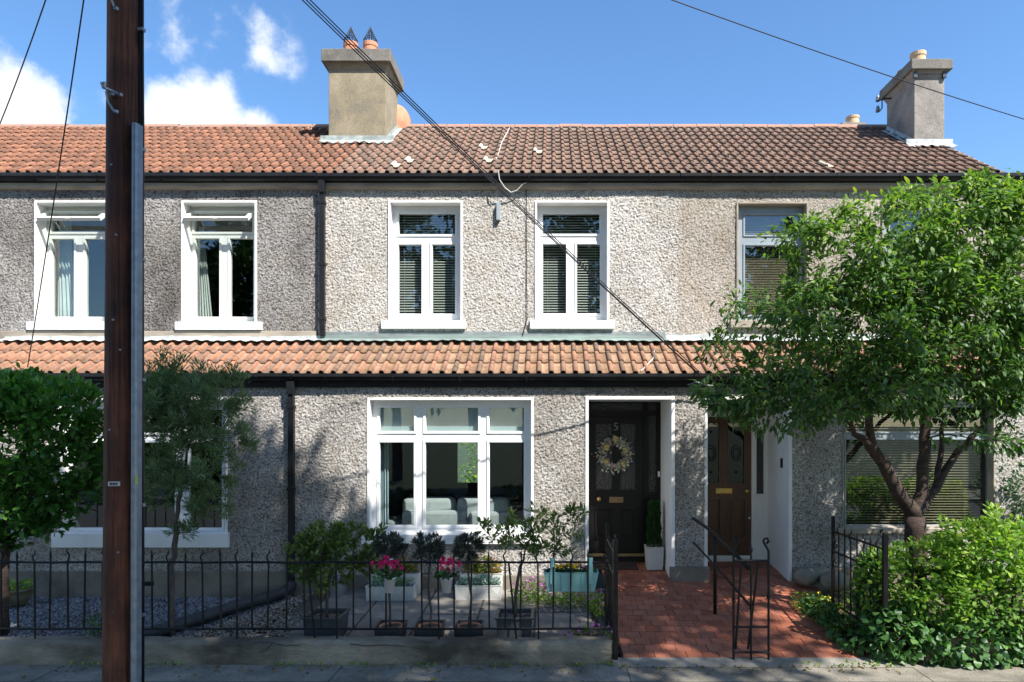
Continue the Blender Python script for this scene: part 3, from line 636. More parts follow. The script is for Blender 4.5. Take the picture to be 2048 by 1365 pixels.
def door_leaf(house, x0, x1, z0, z1, matname, glz, pans, gl, label):
    xs = [x0, x1]; zs = [z0, z1]; hs = glz+pans
    for h in hs: xs += h[:2]; zs += h[2:]
    d = MB().plate(xs, zs, hs, YD+.02, YD+.066).build('door', matname, house, origin=((x0+x1)/2, YD+.02, z0), bevel=.004); d['label'] = label
    for h in glz:
        MB().box(h[0]-.004, h[1]+.004, YD+.036, YD+.044, h[2]-.004, h[3]+.004).build('pane', gl, d)
        MB().ring(h[0], h[1], h[2], h[3], .012, YD+.013, YD+.03).build('bead', matname, d)
    for h in pans:
        MB().box(h[0]-.004, h[1]+.004, YD+.042, YD+.05, h[2]-.004, h[3]+.004).build('door_panel', matname, d)
        MB().ring(h[0]-.008, h[1]+.008, h[2]-.008, h[3]+.008, .024, YD+.008, YD+.04).build('moulding', matname, d, bevel=.006)
        MB().box(h[0]+.045, h[1]-.045, YD+.030, YD+.043, h[2]+.045, h[3]-.045).build('raised_field', matname, d, bevel=.006)
    return d
rect = lambda a, b, t, bt: (xd(a), xd(b), zd(bt), zd(t))
d5 = door_leaf(HM, lx0+.003, lx1-.003, zd(1106)+.004, zd(833)-.003, 'door_black', [rect(1190, 1226, 847, 982), rect(1239, 1273, 847, 982)], [rect(1191, 1223, 1016, 1077), rect(1240, 1272, 1016, 1077)], 'frosted_glass', 'black panelled front door numbered 5')
def knob(d, px, py, r, matname):
    c = P(px, py, YD); m = MB(); prof = [(0, 0), (r*.6, .002), (r*.5, .015), (r*.45, .025), (r, .04), (r, .055), (r*.6, .066), (0, .068)]
    vs = []; n = 12
    for rr, h in prof:
        for k in range(n): a = 6.283*k/n; vs.append((c.x+rr*math.cos(a), YD+.02-h, c.z+rr*math.sin(a)))
    m.add(vs, [(i*n+k, i*n+(k+1) % n, (i+1)*n+(k+1) % n, (i+1)*n+k) for i in range(len(prof)-1) for k in range(n)]); m.build('door_knob', matname, d, True)
knob(d5, 1198, 998, .036, 'brass'); knob(d5, 1183, 908, .018, 'brass')
def letterbox(d, a, b, t, bt, mt):
    x0, x1, z0, z1 = rect(a, b, t, bt); o = MB().box(x0, x1, YD+.008, YD+.02, z0, z1).build('letterbox', mt, d, bevel=.004); MB().box(x0+.025, x1-.025, YD+.002, YD+.012, z0+.02, z1-.02).build('flap', mt, o if False else d, bevel=.003)
letterbox(d5, 1219, 1247, 994.5, 1006, 'bronze')
cu = bpy.data.curves.new('digit', 'FONT'); cu.body = '5'; cu.size = .165; cu.extrude = .004; cu.align_x = 'CENTER'
tmp = bpy.data.objects.new('digit_tmp', cu); col.objects.link(tmp); bpy.context.view_layer.update()
dme = bpy.data.meshes.new_from_object(tmp.evaluated_get(bpy.context.evaluated_depsgraph_get())); bpy.data.objects.remove(tmp)
dme.materials.clear(); dme.materials.append(MATS['steel']); dg = link_mesh('number', dme, d5, P(1232, 861, YD+.0)+Vector((0, .012, 0))); dg.rotation_euler = (R(90), 0, 0); dg['label'] = 'door number 5 in thin pale metal'
MB().box(xd(1315.5), xd(1319.5), YD-.02, YD+.001, zd(954), zd(943)).build('door_bell', 'upvc', fo)
# door of the right house
f7 = MB(); a0, a1 = OD7[0], OD7[1]; hl = [(2.19, 3.02, zd(1112), zd(834)), (2.19, 3.02, zd(822), ztop-.03), (xd(1513), xd(1528), zd(988), zd(860))]
xs = [a0, a1]; zs = [.06, ztop]
for h in hl: xs += h[:2]; zs += h[2:]
f7o = f7.plate(xs, zs, hl, YD, YD+.09).build('door_frame', 'white_paint', HR, bevel=.004)
for h in hl[1:]: MB().box(h[0]-.003, h[1]+.003, YD+.04, YD+.05, h[2]-.003, h[3]+.003).build('pane', 'frosted_glass', f7o)
MB().box(xd(1511), xd(1530), YD-.05, YD+.002, zd(993), zd(988)).build('sidelight_sill', 'white_paint', f7o)
MB().ring(xd(1513), xd(1528), .14, zd(1000), .015, YD-.012, YD+.002).build('sidelight_panel', 'white_paint', f7o)
d7 = door_leaf(HR, 2.193, 3.017, zd(1112)+.004, zd(834)-.003, 'door_wood', [rect(1404, 1440, 845, 968), rect(1455, 1490, 845, 968)], [rect(1405, 1442, 997, 1078), rect(1458, 1492, 997, 1078)], 'glass_dark', 'brown wooden front door with leaded glass')
MB().add([(.4, YD+.5, -.2), (1.8, YD+.5, -.2), (1.8, YD+.5, 2.6), (.4, YD+.5, 2.6)], [(0, 1, 2, 3)]).box(.4, 1.8, YD+.1, YD+.5, 2.5, 2.56).build('hall', 'dark_fascia', HM)
MB().add([(2.0, YD+.5, -.2), (3.3, YD+.5, -.2), (3.3, YD+.5, 2.6), (2.0, YD+.5, 2.6)], [(0, 1, 2, 3)]).build('hall', 'room_wall', HR)
for cx in (1422, 1472.5):      # lead came of the oval design
    for k, (rx, rz) in enumerate(((.075, .115), (.045, .075))):
        c = P(cx, 907, YD+.03); pts = [(c.x+rx*math.cos(a), YD+.030, c.z+rz*math.sin(a)) for a in [6.2832*i/20 for i in range(21)]]; MB().tube(pts, .006, 4).build('lead_came', 'iron', d7)
    for py in (864, 945): c = P(cx, py, YD+.03); MB().lathe((c.x, YD+.03, c.z-.02), [(0, 0), (.022, .01), (.022, .03), (0, .04)], 8).build('lead_boss', 'iron', d7)
knob(d7, 1493, 983, .036, 'brass'); knob(d7, 1498, 1036, .016, 'upvc'); letterbox(d7, 1432, 1465, 977, 988, 'brass')
MB().box(3.25, 3.27, 9.62, 9.70, PZ(936, 9.66), PZ(917, 9.66)).build('door_bell', 'iron', HR)
# ---- roughcast walls with their openings
def opn(k, e=.012): x0, x1, z0, z1, Yf = wins[k][1]; return (x0-e, x1+e, z0-.012, z1+e)
ZU0, ZU1 = 3.36, 5.76
rough_wall('upper_wall', HL, YU, -9.2, XA, ZU0, ZU1, [opn('l1'), opn('l2')], 'pebble_grey')
rough_wall('upper_wall', HM, YU, XA+.0, XB, ZU0, ZU1, [opn('m1'), opn('m2')], 'pebble_cream')
rough_wall('upper_wall', HR, YU, XB, XE, ZU0, ZU1, [opn('r1'), opn('r2')], 'pebble_tan', .013)
e = .02
rough_wall('lower_wall', HL, YL, -8.3, XA, -.25, 2.72, [opn('L')], 'pebble_low')
rough_wall('lower_wall', HM, YL, XA, XB, -.25, 2.72, [opn('M'), (OD5[0]-e, OD5[1]+e, -.3, OD5[3]+e)], 'pebble_low')
rough_wall('lower_wall', HR, YL, XB, XE, -.25, 2.72, [opn('R'), (OD7[0]-e, OD7[1]+e, -.3, OD7[3]+e)], 'pebble_low')
# plinths
def plinth(house, x0, x1, zt): MB().box(x0, x1, YL-.045, YL+.02, -.32, zt).build('plinth', 'plinth_plaster', house, bevel=.01)
plinth(HL, -8.3, XA-.02, .14); plinth(HM, XA+.02, OD5[0]-.05, .08); plinth(HM, OD5[1]-.02, OD7[0]+.02, .20); plinth(HR, OD7[1]+.055, XE, .18)
MB().box(PX(286, YL), PX(312, YL), YL-.05, YL-.02, -.06, -.0).build('air_vent', 'iron', HL)
# bands on the upper wall
MB().box(-9.2, XA-.02, YU-.035, YU+.02, 3.40, PZ(663, YU)).build('base_band', 'band_plaster', HL, bevel=.005)
for h, a, b in ((HL, -9.2, XA), (HM, XA, XB), (HR, XB, XE)):
    MB().extrude_x([(YU-.06, 5.735), (YU+.02, 5.71), (YU+.02, 5.81), (YU-.075, 5.81), (YU-.075, 5.765)], a, b).build('cornice', 'band_plaster', h)
    MB().box(a, b, YU-.06, YU+.02, 5.812, 5.96).build('fascia', 'dark_fascia', h)
    MB().box(max(a, -8.3), b, YL-.05, YL+.02, 2.665, 2.84).build('fascia', 'dark_fascia', h)
# gutters
def gutter(house, x0, x1, Yb, zt, w, h):
    pr = [(Yb, zt), (Yb, zt-h*.9), (Yb-w*.35, zt-h), (Yb-w*.8, zt-h*.8), (Yb-w*.94, zt-h*.45), (Yb-w, zt-h*.42), (Yb-w, zt+.004), (Yb-w+.012, zt+.004), (Yb-w+.014, zt-h*.35), (Yb-w*.4, zt-h*.85), (Yb-.012, zt-h*.7), (Yb-.012, zt)]
    gO = MB().extrude_x(pr, x0, x1).build('gutter', 'black_gutter', house)
    n = max(2, int((x1-x0)/.9))
    for i in range(n):
        x = x0+(i+.5)*(x1-x0)/n; MB().extrude_x([(Yb, zt-h-.01), (Yb-w*.5, zt-h-.012), (Yb-w-.006, zt-h*.5), (Yb-w-.006, zt+.008), (Yb-w+.006, zt+.008), (Yb-w*.85, zt-h*.75)], x-.012, x+.012).build('gutter_bracket', 'black_gutter', gO)
    return gO
GU, GLz = PZ(346, YU-.17), PZ(747, YL-.16)
gutter(HL, -9.2, XA+.02, YU-.062, GU, .115, .105); gutter(HM, XA+.03, XB+.0, YU-.062, GU-.006, .105, .095); gutter(HR, XB+.01, XE, YU-.062, GU-.004, .115, .10)
gutter(HL, -8.3, XA+.02, YL-.052, GLz, .11, .10); gutter(HM, XA+.03, XB, YL-.052, GLz-.006, .105, .09); gutter(HR, XB+.01, XE, YL-.052, GLz-.004, .105, .09)
def downpipe(px, Y, yt, yb, y_hop, house):
    x = PX(px, Y); zt, zb = PZ(yt, Y), PZ(yb, Y); zh = PZ(y_hop, Y)
    o = MB().box(x-.038, x+.038, Y-.04, Y+.035, zb, zh).build('downpipe', 'black_gutter', house, bevel=.006)
    MB().frust((x, Y-.02, zh-.01), .085, .085, .10, .10, zt-zh+.01).build('hopper', 'steel' if False else 'black_gutter', o, bevel=.006)
    for f in (.12, .5, .93): MB().box(x-.05, x+.05, Y-.046, Y+.045, zb+(zh-zb)*f-.025, zb+(zh-zb)*f+.025).build('pipe_bracket', 'black_gutter', o, bevel=.004)
downpipe(645, YU-.07, 360, 672, 386, HL); downpipe(583, YL-.07, 764, 1170, 788, HM)
# ---- roofs
def solve(Y0, y0, pitch, y):
    z0 = (VY-y0)*Y0/FPX; t = (VY-y)/FPX; return (t*Y0-z0)/(math.sin(pitch)-t*math.cos(pitch))
PITU, PITL = R(34), R(30)
Y0U, Z0U = YU-.10, PZ(347, YU-.10)-.022; Y0L, Z0L = YL-.12, PZ(746, YL-.12)-.03
SU = solve(Y0U, 347, PITU, 256); rows_u = [SU*i/11.0 for i in range(11)]
rows_l = [0, solve(Y0L, 746, PITL, 724), solve(Y0L, 746, PITL, 704), solve(Y0L, 746, PITL, 685)]
def tile_profile(w, n=9):
    pr = []
    for i in range(n+1): a = math.pi*i/n; pr.append((.005+.205*w*(1-math.cos(a)), .006+.040*math.sin(a)**.85, 1))
    for f, z in ((.5, .002), (.72, -.002), (.9, .002), (1.04, .010)): pr.append((w*f, z, 0))
    return pr
def tile_geo(w, L):
    pr = tile_profile(w); V = []; F = []; n = len(pr); roll = []
    for y, lift in ((0, .028), (L, 0)):
        for x, z, r in pr: V.append((x, y, z+lift)); roll.append(r)
    for x, z, r in pr: V.append((x, .002, z+.028-.016)); roll.append(r)
    for i in range(n-1): F.append((i, i+1, n+i+1, n+i)); F.append((2*n+i, 2*n+i+1, i+1, i))
    return np.array(V), np.array(F), np.array(roll, float)
def roof(house, name, x0, x1, Y0, Z0, pitch, rows, w, gauge_over, matname, n_single, skip=None, colour_by=None, special=None, extra_bottom=None):
    ro = empty(name, ((x0+x1)/2, Y0, Z0), parent=house); n = int(round((x1-x0)/w)); w = (x1-x0)/n
    cp, sp = math.cos(pitch), math.sin(pitch); gauge = rows[1]-rows[0]
    V0, F0, roll = tile_geo(w, gauge+.055)
    variants = []
    for k in range(18):
        t = np.stack([np.full(len(V0), random.random()), roll, np.full(len(V0), random.random())], -1); variants.append(np_mesh('roof_tile', V0, F0, matname, t))
    repl = np_mesh('roof_tile', V0, F0, 'tile_replaced')
    BV, BF, BT = [], [], []; cnt = 0
    for i, s in enumerate(rows):
        for j in range(n):
            x = x0+j*w
            if skip and skip(x+w/2, i): continue
            js, jz = random.uniform(-.006, .006), random.uniform(-.002, .003)
            y = Y0+(s+js)*cp-jz*sp; z = Z0+(s+js)*sp+jz*cp; rz = random.uniform(-.012, .012)
            sc2 = special and special.get((i, j))
            if cnt < n_single or sc2:
                o = link_mesh('roof_tile', repl if sc2 else random.choice(variants), ro, (x+random.uniform(-.003, .003), y, z+(.012 if sc2 else 0))); o.rotation_euler = (pitch, 0, rz); cnt += 1
                if sc2: o['label'] = 'pale replaced roof tile'
            else:
                V = np.stack([V0[:, 0]+x, y+V0[:, 1]*cp-V0[:, 2]*sp, z+V0[:, 1]*sp+V0[:, 2]*cp], -1); BF.append(F0+len(BV)*len(V0)); BV.append(V)
                BT.append(np.stack([np.full(len(V0), random.random()), roll, np.full(len(V0), random.random())], -1))
    if BV:
        me = np_mesh('roof_tiles', np.concatenate(BV)-np.array(wl(ro)), np.concatenate(BF), matname, np.concatenate(BT)); o = link_mesh('roof_tiles', me, ro, wl(ro)); o['kind'] = 'stuff'
    top = rows[-1]+gauge
    m = MB(); u = -.03      # felt under the tiles
    m.add([(x0, Y0+.05*cp-u*sp, Z0+.05*sp+u*cp), (x1, Y0+.05*cp-u*sp, Z0+.05*sp+u*cp), (x1, Y0+top*cp-u*sp, Z0+top*sp+u*cp), (x0, Y0+top*cp-u*sp, Z0+top*sp+u*cp)], [(0, 1, 2, 3)]); m.build('roof_felt', 'dark_fascia', ro)
    return ro
random.seed(21)
WU, WLo = .1555, .1655
ZR = Z0U+SU*math.sin(PITU); YR = Y0U+SU*math.cos(PITU)
roof(HL, 'lower_roof', -8.35, XA+.05, Y0L, Z0L, PITL, rows_l[:3], WLo, 0, 'tile_low_left', 140)
roof(HM, 'lower_roof', XA+.05, XB, Y0L, Z0L, PITL, rows_l[:3], WLo, 0, 'tile_low_mid', 140)
roof(HR, 'lower_roof', XB, XE, Y0L, Z0L, PITL, rows_l[:3], WLo, 0, 'tile_low_left', 140)
roof(HL, 'upper_roof', XW, XA+.25, Y0U, Z0U, PITU, rows_u, WU, 0, 'tile_orange', 150)
roof(HM, 'upper_roof', XA+.25, XB-.05, Y0U, Z0U, PITU, rows_u, WU, 0, 'tile_brown', 150, special={(1, 5): 1, (2, 6): 1, (5, 13): 1, (2, 14): 1, (4, 19): 1})
XV = 6.84
roof(HR, 'upper_roof', XB-.05, XV, Y0U, Z0U, PITU, rows_u, WU, 0, 'tile_brown', 150, special={(1, 15): 1})
roof(HR, 'lean_to_roof', XV+.02, XV+.98, Y0U, Z0U-.06, R(20), rows_u[:3], WU, 0, 'tile_brown', 40)
MB().box(XV-.02, XV+.015, Y0U+.02, Y0U+.04, Z0U-.1, Z0U-.05).build('verge_end', 'mortar', HR)
vg = MB(); cp, sp = math.cos(PITU), math.sin(PITU)
vg.add([(XV-.015, Y0U, Z0U-.10), (XV+.012, Y0U, Z0U-.10), (XV+.012, YR, ZR-.10), (XV-.015, YR, ZR-.10), (XV-.015, Y0U, Z0U+.03), (XV+.012, Y0U, Z0U+.03), (XV+.012, YR, ZR+.03), (XV-.015, YR, ZR+.03)], [(0, 3, 2, 1), (4, 5, 6, 7), (0, 1, 5, 4), (1, 2, 6, 5), (2, 3, 7, 6), (3, 0, 4, 7)])
vg.build('verge', 'mortar', HR)
# ridge: clay half rounds bedded in mortar, then the back slopes and walls
for h, a, b in ((HL, XW, XA+.25), (HM, XA+.25, XB-.05), (HR, XB-.05, XV)):
    MB().box(a, b, YR-.09, YR+.09, ZR-.09, ZR+.035).build('ridge_bed', 'mortar', h)
    n = int(round((b-a)/.435)); w = (b-a)/n
    for i in range(n):
        m = MB(); k = 8; V = []; dz = random.uniform(-.006, .006)
        for x in (a+i*w+.006, a+(i+1)*w-.006):
            for j in range(k+1): an = math.pi*j/k; V.append((x, YR-math.cos(an)*.105, ZR-.005+dz+math.sin(an)*.085))
        m.add(V, [(j, j+1, k+2+j, k+1+j) for j in range(k)]); m.add([(x, YR-math.cos(math.pi*j/k)*.105, ZR-.005+dz+math.sin(math.pi*j/k)*.085) for x in [a+i*w+.006] for j in range(k+1)], [tuple(range(k, -1, -1))])
        m.build('ridge_tile', 'ridge_clay', h, True)
    MB().add([(a, YR, ZR-.03), (b, YR, ZR-.03), (b, YR+3.2, ZR-2.1), (a, YR+3.2, ZR-2.1)], [(0, 1, 2, 3)]).build('back_slope', 'tile_replaced' if False else 'ridge_clay', h)
MB().add([(XE, YL+.05, -.3), (XE, YR+3, -.3), (XE, YR+3, 2.9), (XE, YL+.05, 2.9)], [(0, 1, 2, 3)]).add([(XE, YU, -.3), (XE, YR+3, -.3), (XE, YR+3, 5.75), (XE, YU, 5.75)], [(0, 1, 2, 3)]).build('side_wall', 'pebble_tan', HR)
MB().add([(XV-.03, YU, 5.6), (XV-.03, YR, ZR-.1), (XV-.03, YR+3, 5.7)], [(0, 1, 2)]).build('gable_wall', 'pebble_tan', HR)
MB().box(PX(2036, YU), PX(2036, YU)+.3, YU-.05, YU+.01, 3.3, 5.70).build('quoin', 'band_plaster', HR)
# flashing where the lean-to meets the upper wall
yt = Y0L+rows_l[-1]*math.cos(PITL); zt = Z0L+rows_l[-1]*math.sin(PITL)
sf = rows_l[-1]-.09
def flash(house, x0, x1, matname, up, wav):
    n = int((x1-x0)/.04); V = []; 
    for i in range(n+1):
        x = x0+(x1-x0)*i/n; q = wav*math.sin(x*37.9); r2 = .012*math.sin(x*3.1)+.008*math.sin(x*11.7)
        V += [(x, Y0L+(sf+r2)*math.cos(PITL)-.05*.5, Z0L+(sf+r2)*math.sin(PITL)+.092+q), (x, YU-.045, PZ(678, YU)), (x, YU-.040, PZ(678, YU)+up+r2*.5)]
    F = []
    for i in range(n): a = i*3; F += [(a, a+3, a+4, a+1), (a+1, a+4, a+5, a+2)]
    o = MB().add(V, F).build('flashing', matname, house); s = o.modifiers.new('t', 'SOLIDIFY'); s.thickness = .004
flash(HL, -8.3, XA+.04, 'white_flashing', .035, .010); flash(HM, XA+.05, XB-.2, 'verdigris', .05, .007); flash(HR, XB-.19, XE, 'white_flashing', .06, .006)
MB().box(XA+.06, XB-.2, YU-.022, YU+.01, PZ(675, YU), PZ(664, YU)).build('lead_strip', 'lead', HM)
# ---- chimneys
def chimney(house, x0, x1, Y0, Y1, zb, z_body, z_cap, over, mat_b, label):
    m = MB().box(x0, x1, Y0, Y1, zb, z_body); c = m.build('chimney', mat_b, house, origin=((x0+x1)/2, Y0, zb), bevel=.012); c['label'] = label
    MB().box(x0-over, x1+over, Y0-over, Y1+over, z_body-.03, z_cap).build('cap', 'chimney_cap', c, bevel=.012)
    s = .05
    MB().add([(x0-s, Y0-s, z_body-.03), (x1+s, Y0-s, z_body-.03), (x1+s, Y1+s, z_body-.03), (x0-s, Y1+s, z_body-.03), (x0-.002, Y0-.002, z_body-.13), (x1+.002, Y0-.002, z_body-.13), (x1+.002, Y1+.002, z_body-.13), (x0-.002, Y1+.002, z_body-.13)], [(0, 1, 5, 4), (1, 2, 6, 5), (2, 3, 7, 6), (3, 0, 4, 7)]).build('corbel', mat_b, c)
    return c
def roofz(Y): return Z0U+(Y-Y0U)*math.tan(PITU)
def apron(c, x0, x1, Y0, Y1, matname):       # lead apron in front, soakers at the sides
    Ya = Y0-.16; n = 30; V = []
    for i in range(n+1):
        x = x0-.14+(x1-x0+.28)*i/n; q = .015*math.sin(x*40)
        V += [(x, Ya-.03*math.sin(x*9), roofz(Ya)+.075+q), (x, Y0-.012, roofz(Y0)+.07), (x, Y0-.010, roofz(Y0)+.15)]
    F = []
    for i in range(n): a = i*3; F += [(a, a+3, a+4, a+1), (a+1, a+4, a+5, a+2)]
    o = MB().add(V, F).build('apron', matname, c); s = o.modifiers.new('t', 'SOLIDIFY'); s.thickness = .006
    for x, sg in ((x0, -1), (x1, 1)):
        k = 6; W = []
        for j in range(k+1):
            Y = Y0-.01+(Y1-Y0)*j/k; W += [(x+sg*.012, Y, roofz(Y)+.16), (x+sg*.014, Y, roofz(Y)+.07), (x+sg*.10, Y, roofz(Y)+.062)]
        F = []
        for j in range(k): a = j*3; F += [(a, a+3, a+4, a+1), (a+1, a+4, a+5, a+2)]
        MB().add(W, F).build('soaker', matname, c)
def pot(c, x, Y, z, r, h, matname, cage):
    p = MB().lathe((x, Y, z), [(r*1.05, 0), (r, h*.7), (r*1.08, h*.72), (r*1.08, h), (r*.86, h), (r*.84, -.05)], 18).build('chimney_pot', matname, c, True, origin=(x, Y, z)) if False else MB().lathe((x, Y, z), [(r*1.05, 0), (r*.98, h*.7), (r*1.06, h*.74), (r*1.06, h), (r*.86, h), (r*.84, .0)], 18).build('chimney_pot', matname, c)
    if cage:
        m = MB(); n = 12
        for k in range(n):
            a = 6.283*k/n; ca, sa = math.cos(a), math.sin(a); rr = r*.95
            m.tube([(x+rr*ca, Y+rr*sa, z+h-.02), (x+rr*1.02*ca, Y+rr*1.02*sa, z+h+.06), (x+rr*.8*ca, Y+rr*.8*sa, z+h+.10), (x+rr*.15*ca, Y+rr*.15*sa, z+h+.27), (x, Y, z+h+.31)], .006, 4)
        for hh, q in ((.05, 1.02), (.10, .8)): m.tube([(x+r*.95*q*math.cos(6.283*k/16), Y+r*.95*q*math.sin(6.283*k/16), z+h+hh) for k in range(17)], .006, 4)
        m.build('wire_cage', 'wire', c)
YC = 12.05; cx0, cx1 = PX(657, YC), PX(772, YC); zb = roofz(YC)-.35
cL = chimney(HM, cx0, cx1, YC, 12.98, zb, PZ(119, YC-.1), PZ(97, YC-.1), .10, 'chimney_render', 'big rendered chimney with two caged clay pots')
apron(cL, cx0, cx1, YC, 12.98, 'lead_pale')
zc = PZ(97, YC-.1)
for pxx in (704, 743): pot(cL, PX(pxx, 12.35), 12.28, zc-.01, .125, .27, 'terracotta_pot', True)
pot(HM, PX(810, 13.6), 13.6, ZR-.45, .11, .55, 'terracotta_pot', True)
YC2 = 11.81; rx0, rx1 = PX(1828.4, YC2), 6.80; zb = roofz(YC2)-.35
cR = chimney(HR, rx0, rx1, YC2, 12.78, zb, PZ(134, YC2-.1), PZ(117, YC2-.1), .095, 'chimney_grey', 'grey cracked chimney at the right end of the roof')
apron(cR, rx0, rx1, YC2, 12.78, 'white_flashing')
z2 = PZ(117, YC2-.1)
pot(cR, PX(1836, 12.02), 12.02, z2-.01, .125, .26, 'buff_pot', False); pot(cR, PX(1809, 12.55), 12.55, z2-.01, .12, .22, 'terracotta_pot', False)
MB().box(PX(1680, 13.9), PX(1728, 13.9), 13.8, 14.3, ZR-1, PZ(247, 13.85)).build('rear_chimney', 'chimney_grey', HR); pot(HR, PX(1705, 14.0), 14.0, PZ(248, 13.9), .125, .18, 'buff_pot', False)
for zz in (PZ(150, YC2), PZ(145, YC2)):      # wires strapped round the right chimney
    MB().tube([(rx0-.02, YC2-.02, zz), (rx1+.02, YC2-.02, zz)], .006, 4).build('strap_wire', 'wire', cR)
MB().tube([(rx0-.015, YC2, PZ(148, YC2)), (rx0-.015, 12.7, PZ(148, YC2)-.02)], .008, 4).build('strap_wire', 'wire', cR)
for x in (rx0+.0, rx1-.02): MB().box(x-.03, x+.03, YC2-.05, YC2-.012, PZ(158, YC2), PZ(146, YC2)).build('clamp', 'wire', cR)
# insulator bracket on the right chimney
ib = MB(); Yb = 12.6; bx = PX(1775, Yb); ib.tube([(bx+.1, Yb, PZ(197, Yb)), P(1764, 198, Yb)], .014, 5).tube([P(1757, 201, Yb), P(1764, 201, Yb), P(1764, 217, Yb), P(1760, 222, Yb), P(1757, 220, Yb)], .012, 5)
ibo = ib.build('insulator_bracket', 'wire', cR)
for py in (198, 219):
    c = P(1755.5, py, Yb); MB().lathe((c.x, c.y, c.z-.05), [(.0, 0), (.035, .0), (.04, .03), (.028, .05), (.036, .06), (.02, .11), (0, .115)], 10).build('insulator', 'steel', ibo, True)
# terracotta coloured dish behind the big chimney
dc = P(800, 243, 13.0); dsh = MB(); n = 18; V = []; 
for rr, dp in ((.0, .06), (.12, .045), (.22, .015), (.30, 0), (.305, .012), (.22, .03), (0, .075)):
    for k in range(n): a = 6.283*k/n; V.append((dc.x+rr*.55*math.cos(a)+dp*.8, dc.y+rr*.7*math.cos(a)-dp*.3, dc.z+rr*math.sin(a)))
dsh.add(V, [(i*n+k, i*n+(k+1) % n, (i+1)*n+(k+1) % n, (i+1)*n+k) for i in range(6) for k in range(n)])
dsh.tube([(dc.x, dc.y+.1, dc.z), (dc.x-.05, dc.y+.15, dc.z-.45)], .02, 6); dsh.build('dish', 'terracotta_pot', HM, True)
# small dark alarm box and wires on the middle wall
MB().box(PX(993.5, YU), PX(1001, YU), YU-.075, YU-.01, PZ(443, YU), PZ(409, YU)).build('sensor_box', 'frame_blue_grey', HM, bevel=.004)
MB().tube([P(997, 443, YU-.03), P(994, 448, YU-.03), P(990, 450, YU-.03)], .006, 4).build('cable_tail', 'black_cable', HM)
rf = lambda px, py: P(px, py, Y0U+solve(Y0U, 347, PITU, py)*math.cos(PITU)-.085)
MB().tube([rf(1022, 250), rf(1013, 268), rf(1003, 286), rf(996, 310), rf(988, 330), rf(980, 344)], .009, 5).build('roof_cable', 'white_cable', HM)
MB().tube([P(996, 341, YU-.2), P(999, 360, YU-.19), P(1010, 376, YU-.13), P(1022, 385, YU-.09), P(1034, 381, YU-.09), P(1046, 368, YU-.10), P(1053, 366, YU-.085)], .009, 5).build('loose_cable', 'white_cable', HM)
MB().tube([P(1053, 366, YU-.085), P(1053, 380, YU-.03), P(1053, 500, YU-.028), P(1054, 640, YU-.028), P(1045, 672, YU-.05)], .006, 4).build('wall_wire', 'black_cable', HM)
MB().tube([(XA+.1, YL-.03, PZ(773, YL)), (-1, YL-.035, PZ(772.5, YL)), (XB, YL-.03, PZ(773.5, YL))], .006, 4).build('wall_wire', 'lead', HM)
MB().tube([P(1309, 700, 9.9), P(1306, 718, 9.65), P(1290, 735, 9.4), P(1282, 743, 9.3)], .009, 5).build('loose_cable', 'white_cable', HM)
# sofa seen through the sitting room window
sx0, sx1, Ys = PX(800, 9.85), PX(1018, 9.85), 9.85
def sofa():
    e = empty('sofa', ((sx0+sx1)/2, Ys, -.2), 'pale grey sofa with its back to the sitting room window', 'sofa')
    z = lambda py: PZ(py, Ys)
    MB().box(sx0+.02, PX(933, Ys), Ys, Ys+.22, .0, z(1022)).build('back', 'sofa_fabric', e, bevel=.05)
    MB().box(PX(937, Ys), sx1+.02, Ys+.02, Ys+.24, .0, z(1022)-.02).build('back', 'sofa_fabric', e, bevel=.05)
    for a, b in ((sx0, PX(908, Ys)), (PX(910, Ys), sx1)):
        MB().box(a, b, Ys+.10, Ys+.36, .25, z(998)).build('cushion', 'sofa_fabric', e, True, bevel=.08)
    MB().box(sx0, sx1, Ys+.3, Ys+1.0, -.2, .3).build('seat', 'sofa_fabric', e, bevel=.05)
    MB().box(sx0-.42, sx0-.05, Ys-.05, Ys+.7, -.2, z(1042)).build('armrest', 'sofa_fabric', e, bevel=.08)
sofa()
x0, x1, z0, z1, Yf = wins['M'][1]
curtain('blue grey curtain at the left edge of the sitting room window', x0+.03, x0+.17, z0-.1, z1-.1, Yf+.25, 'curtain_blue', .0, 4)
# pale roller blinds behind the top lights
for k, (a, b) in enumerate(((757, 832), (848, 960), (975, 1051))):
    o = MB().box(PX(a, Yf+.07), PX(b, Yf+.07), Yf+.07, Yf+.085, PZ(874, Yf+.07), PZ(806, Yf+.07)).build('roller_blind', 'room_pale', None, origin=(PX(a, Yf+.07), Yf+.07, PZ(874, Yf+.07)))
    tag(o, ('left', 'middle', 'right')[k]+' pale half drawn roller blind in the sitting room window', 'blind')
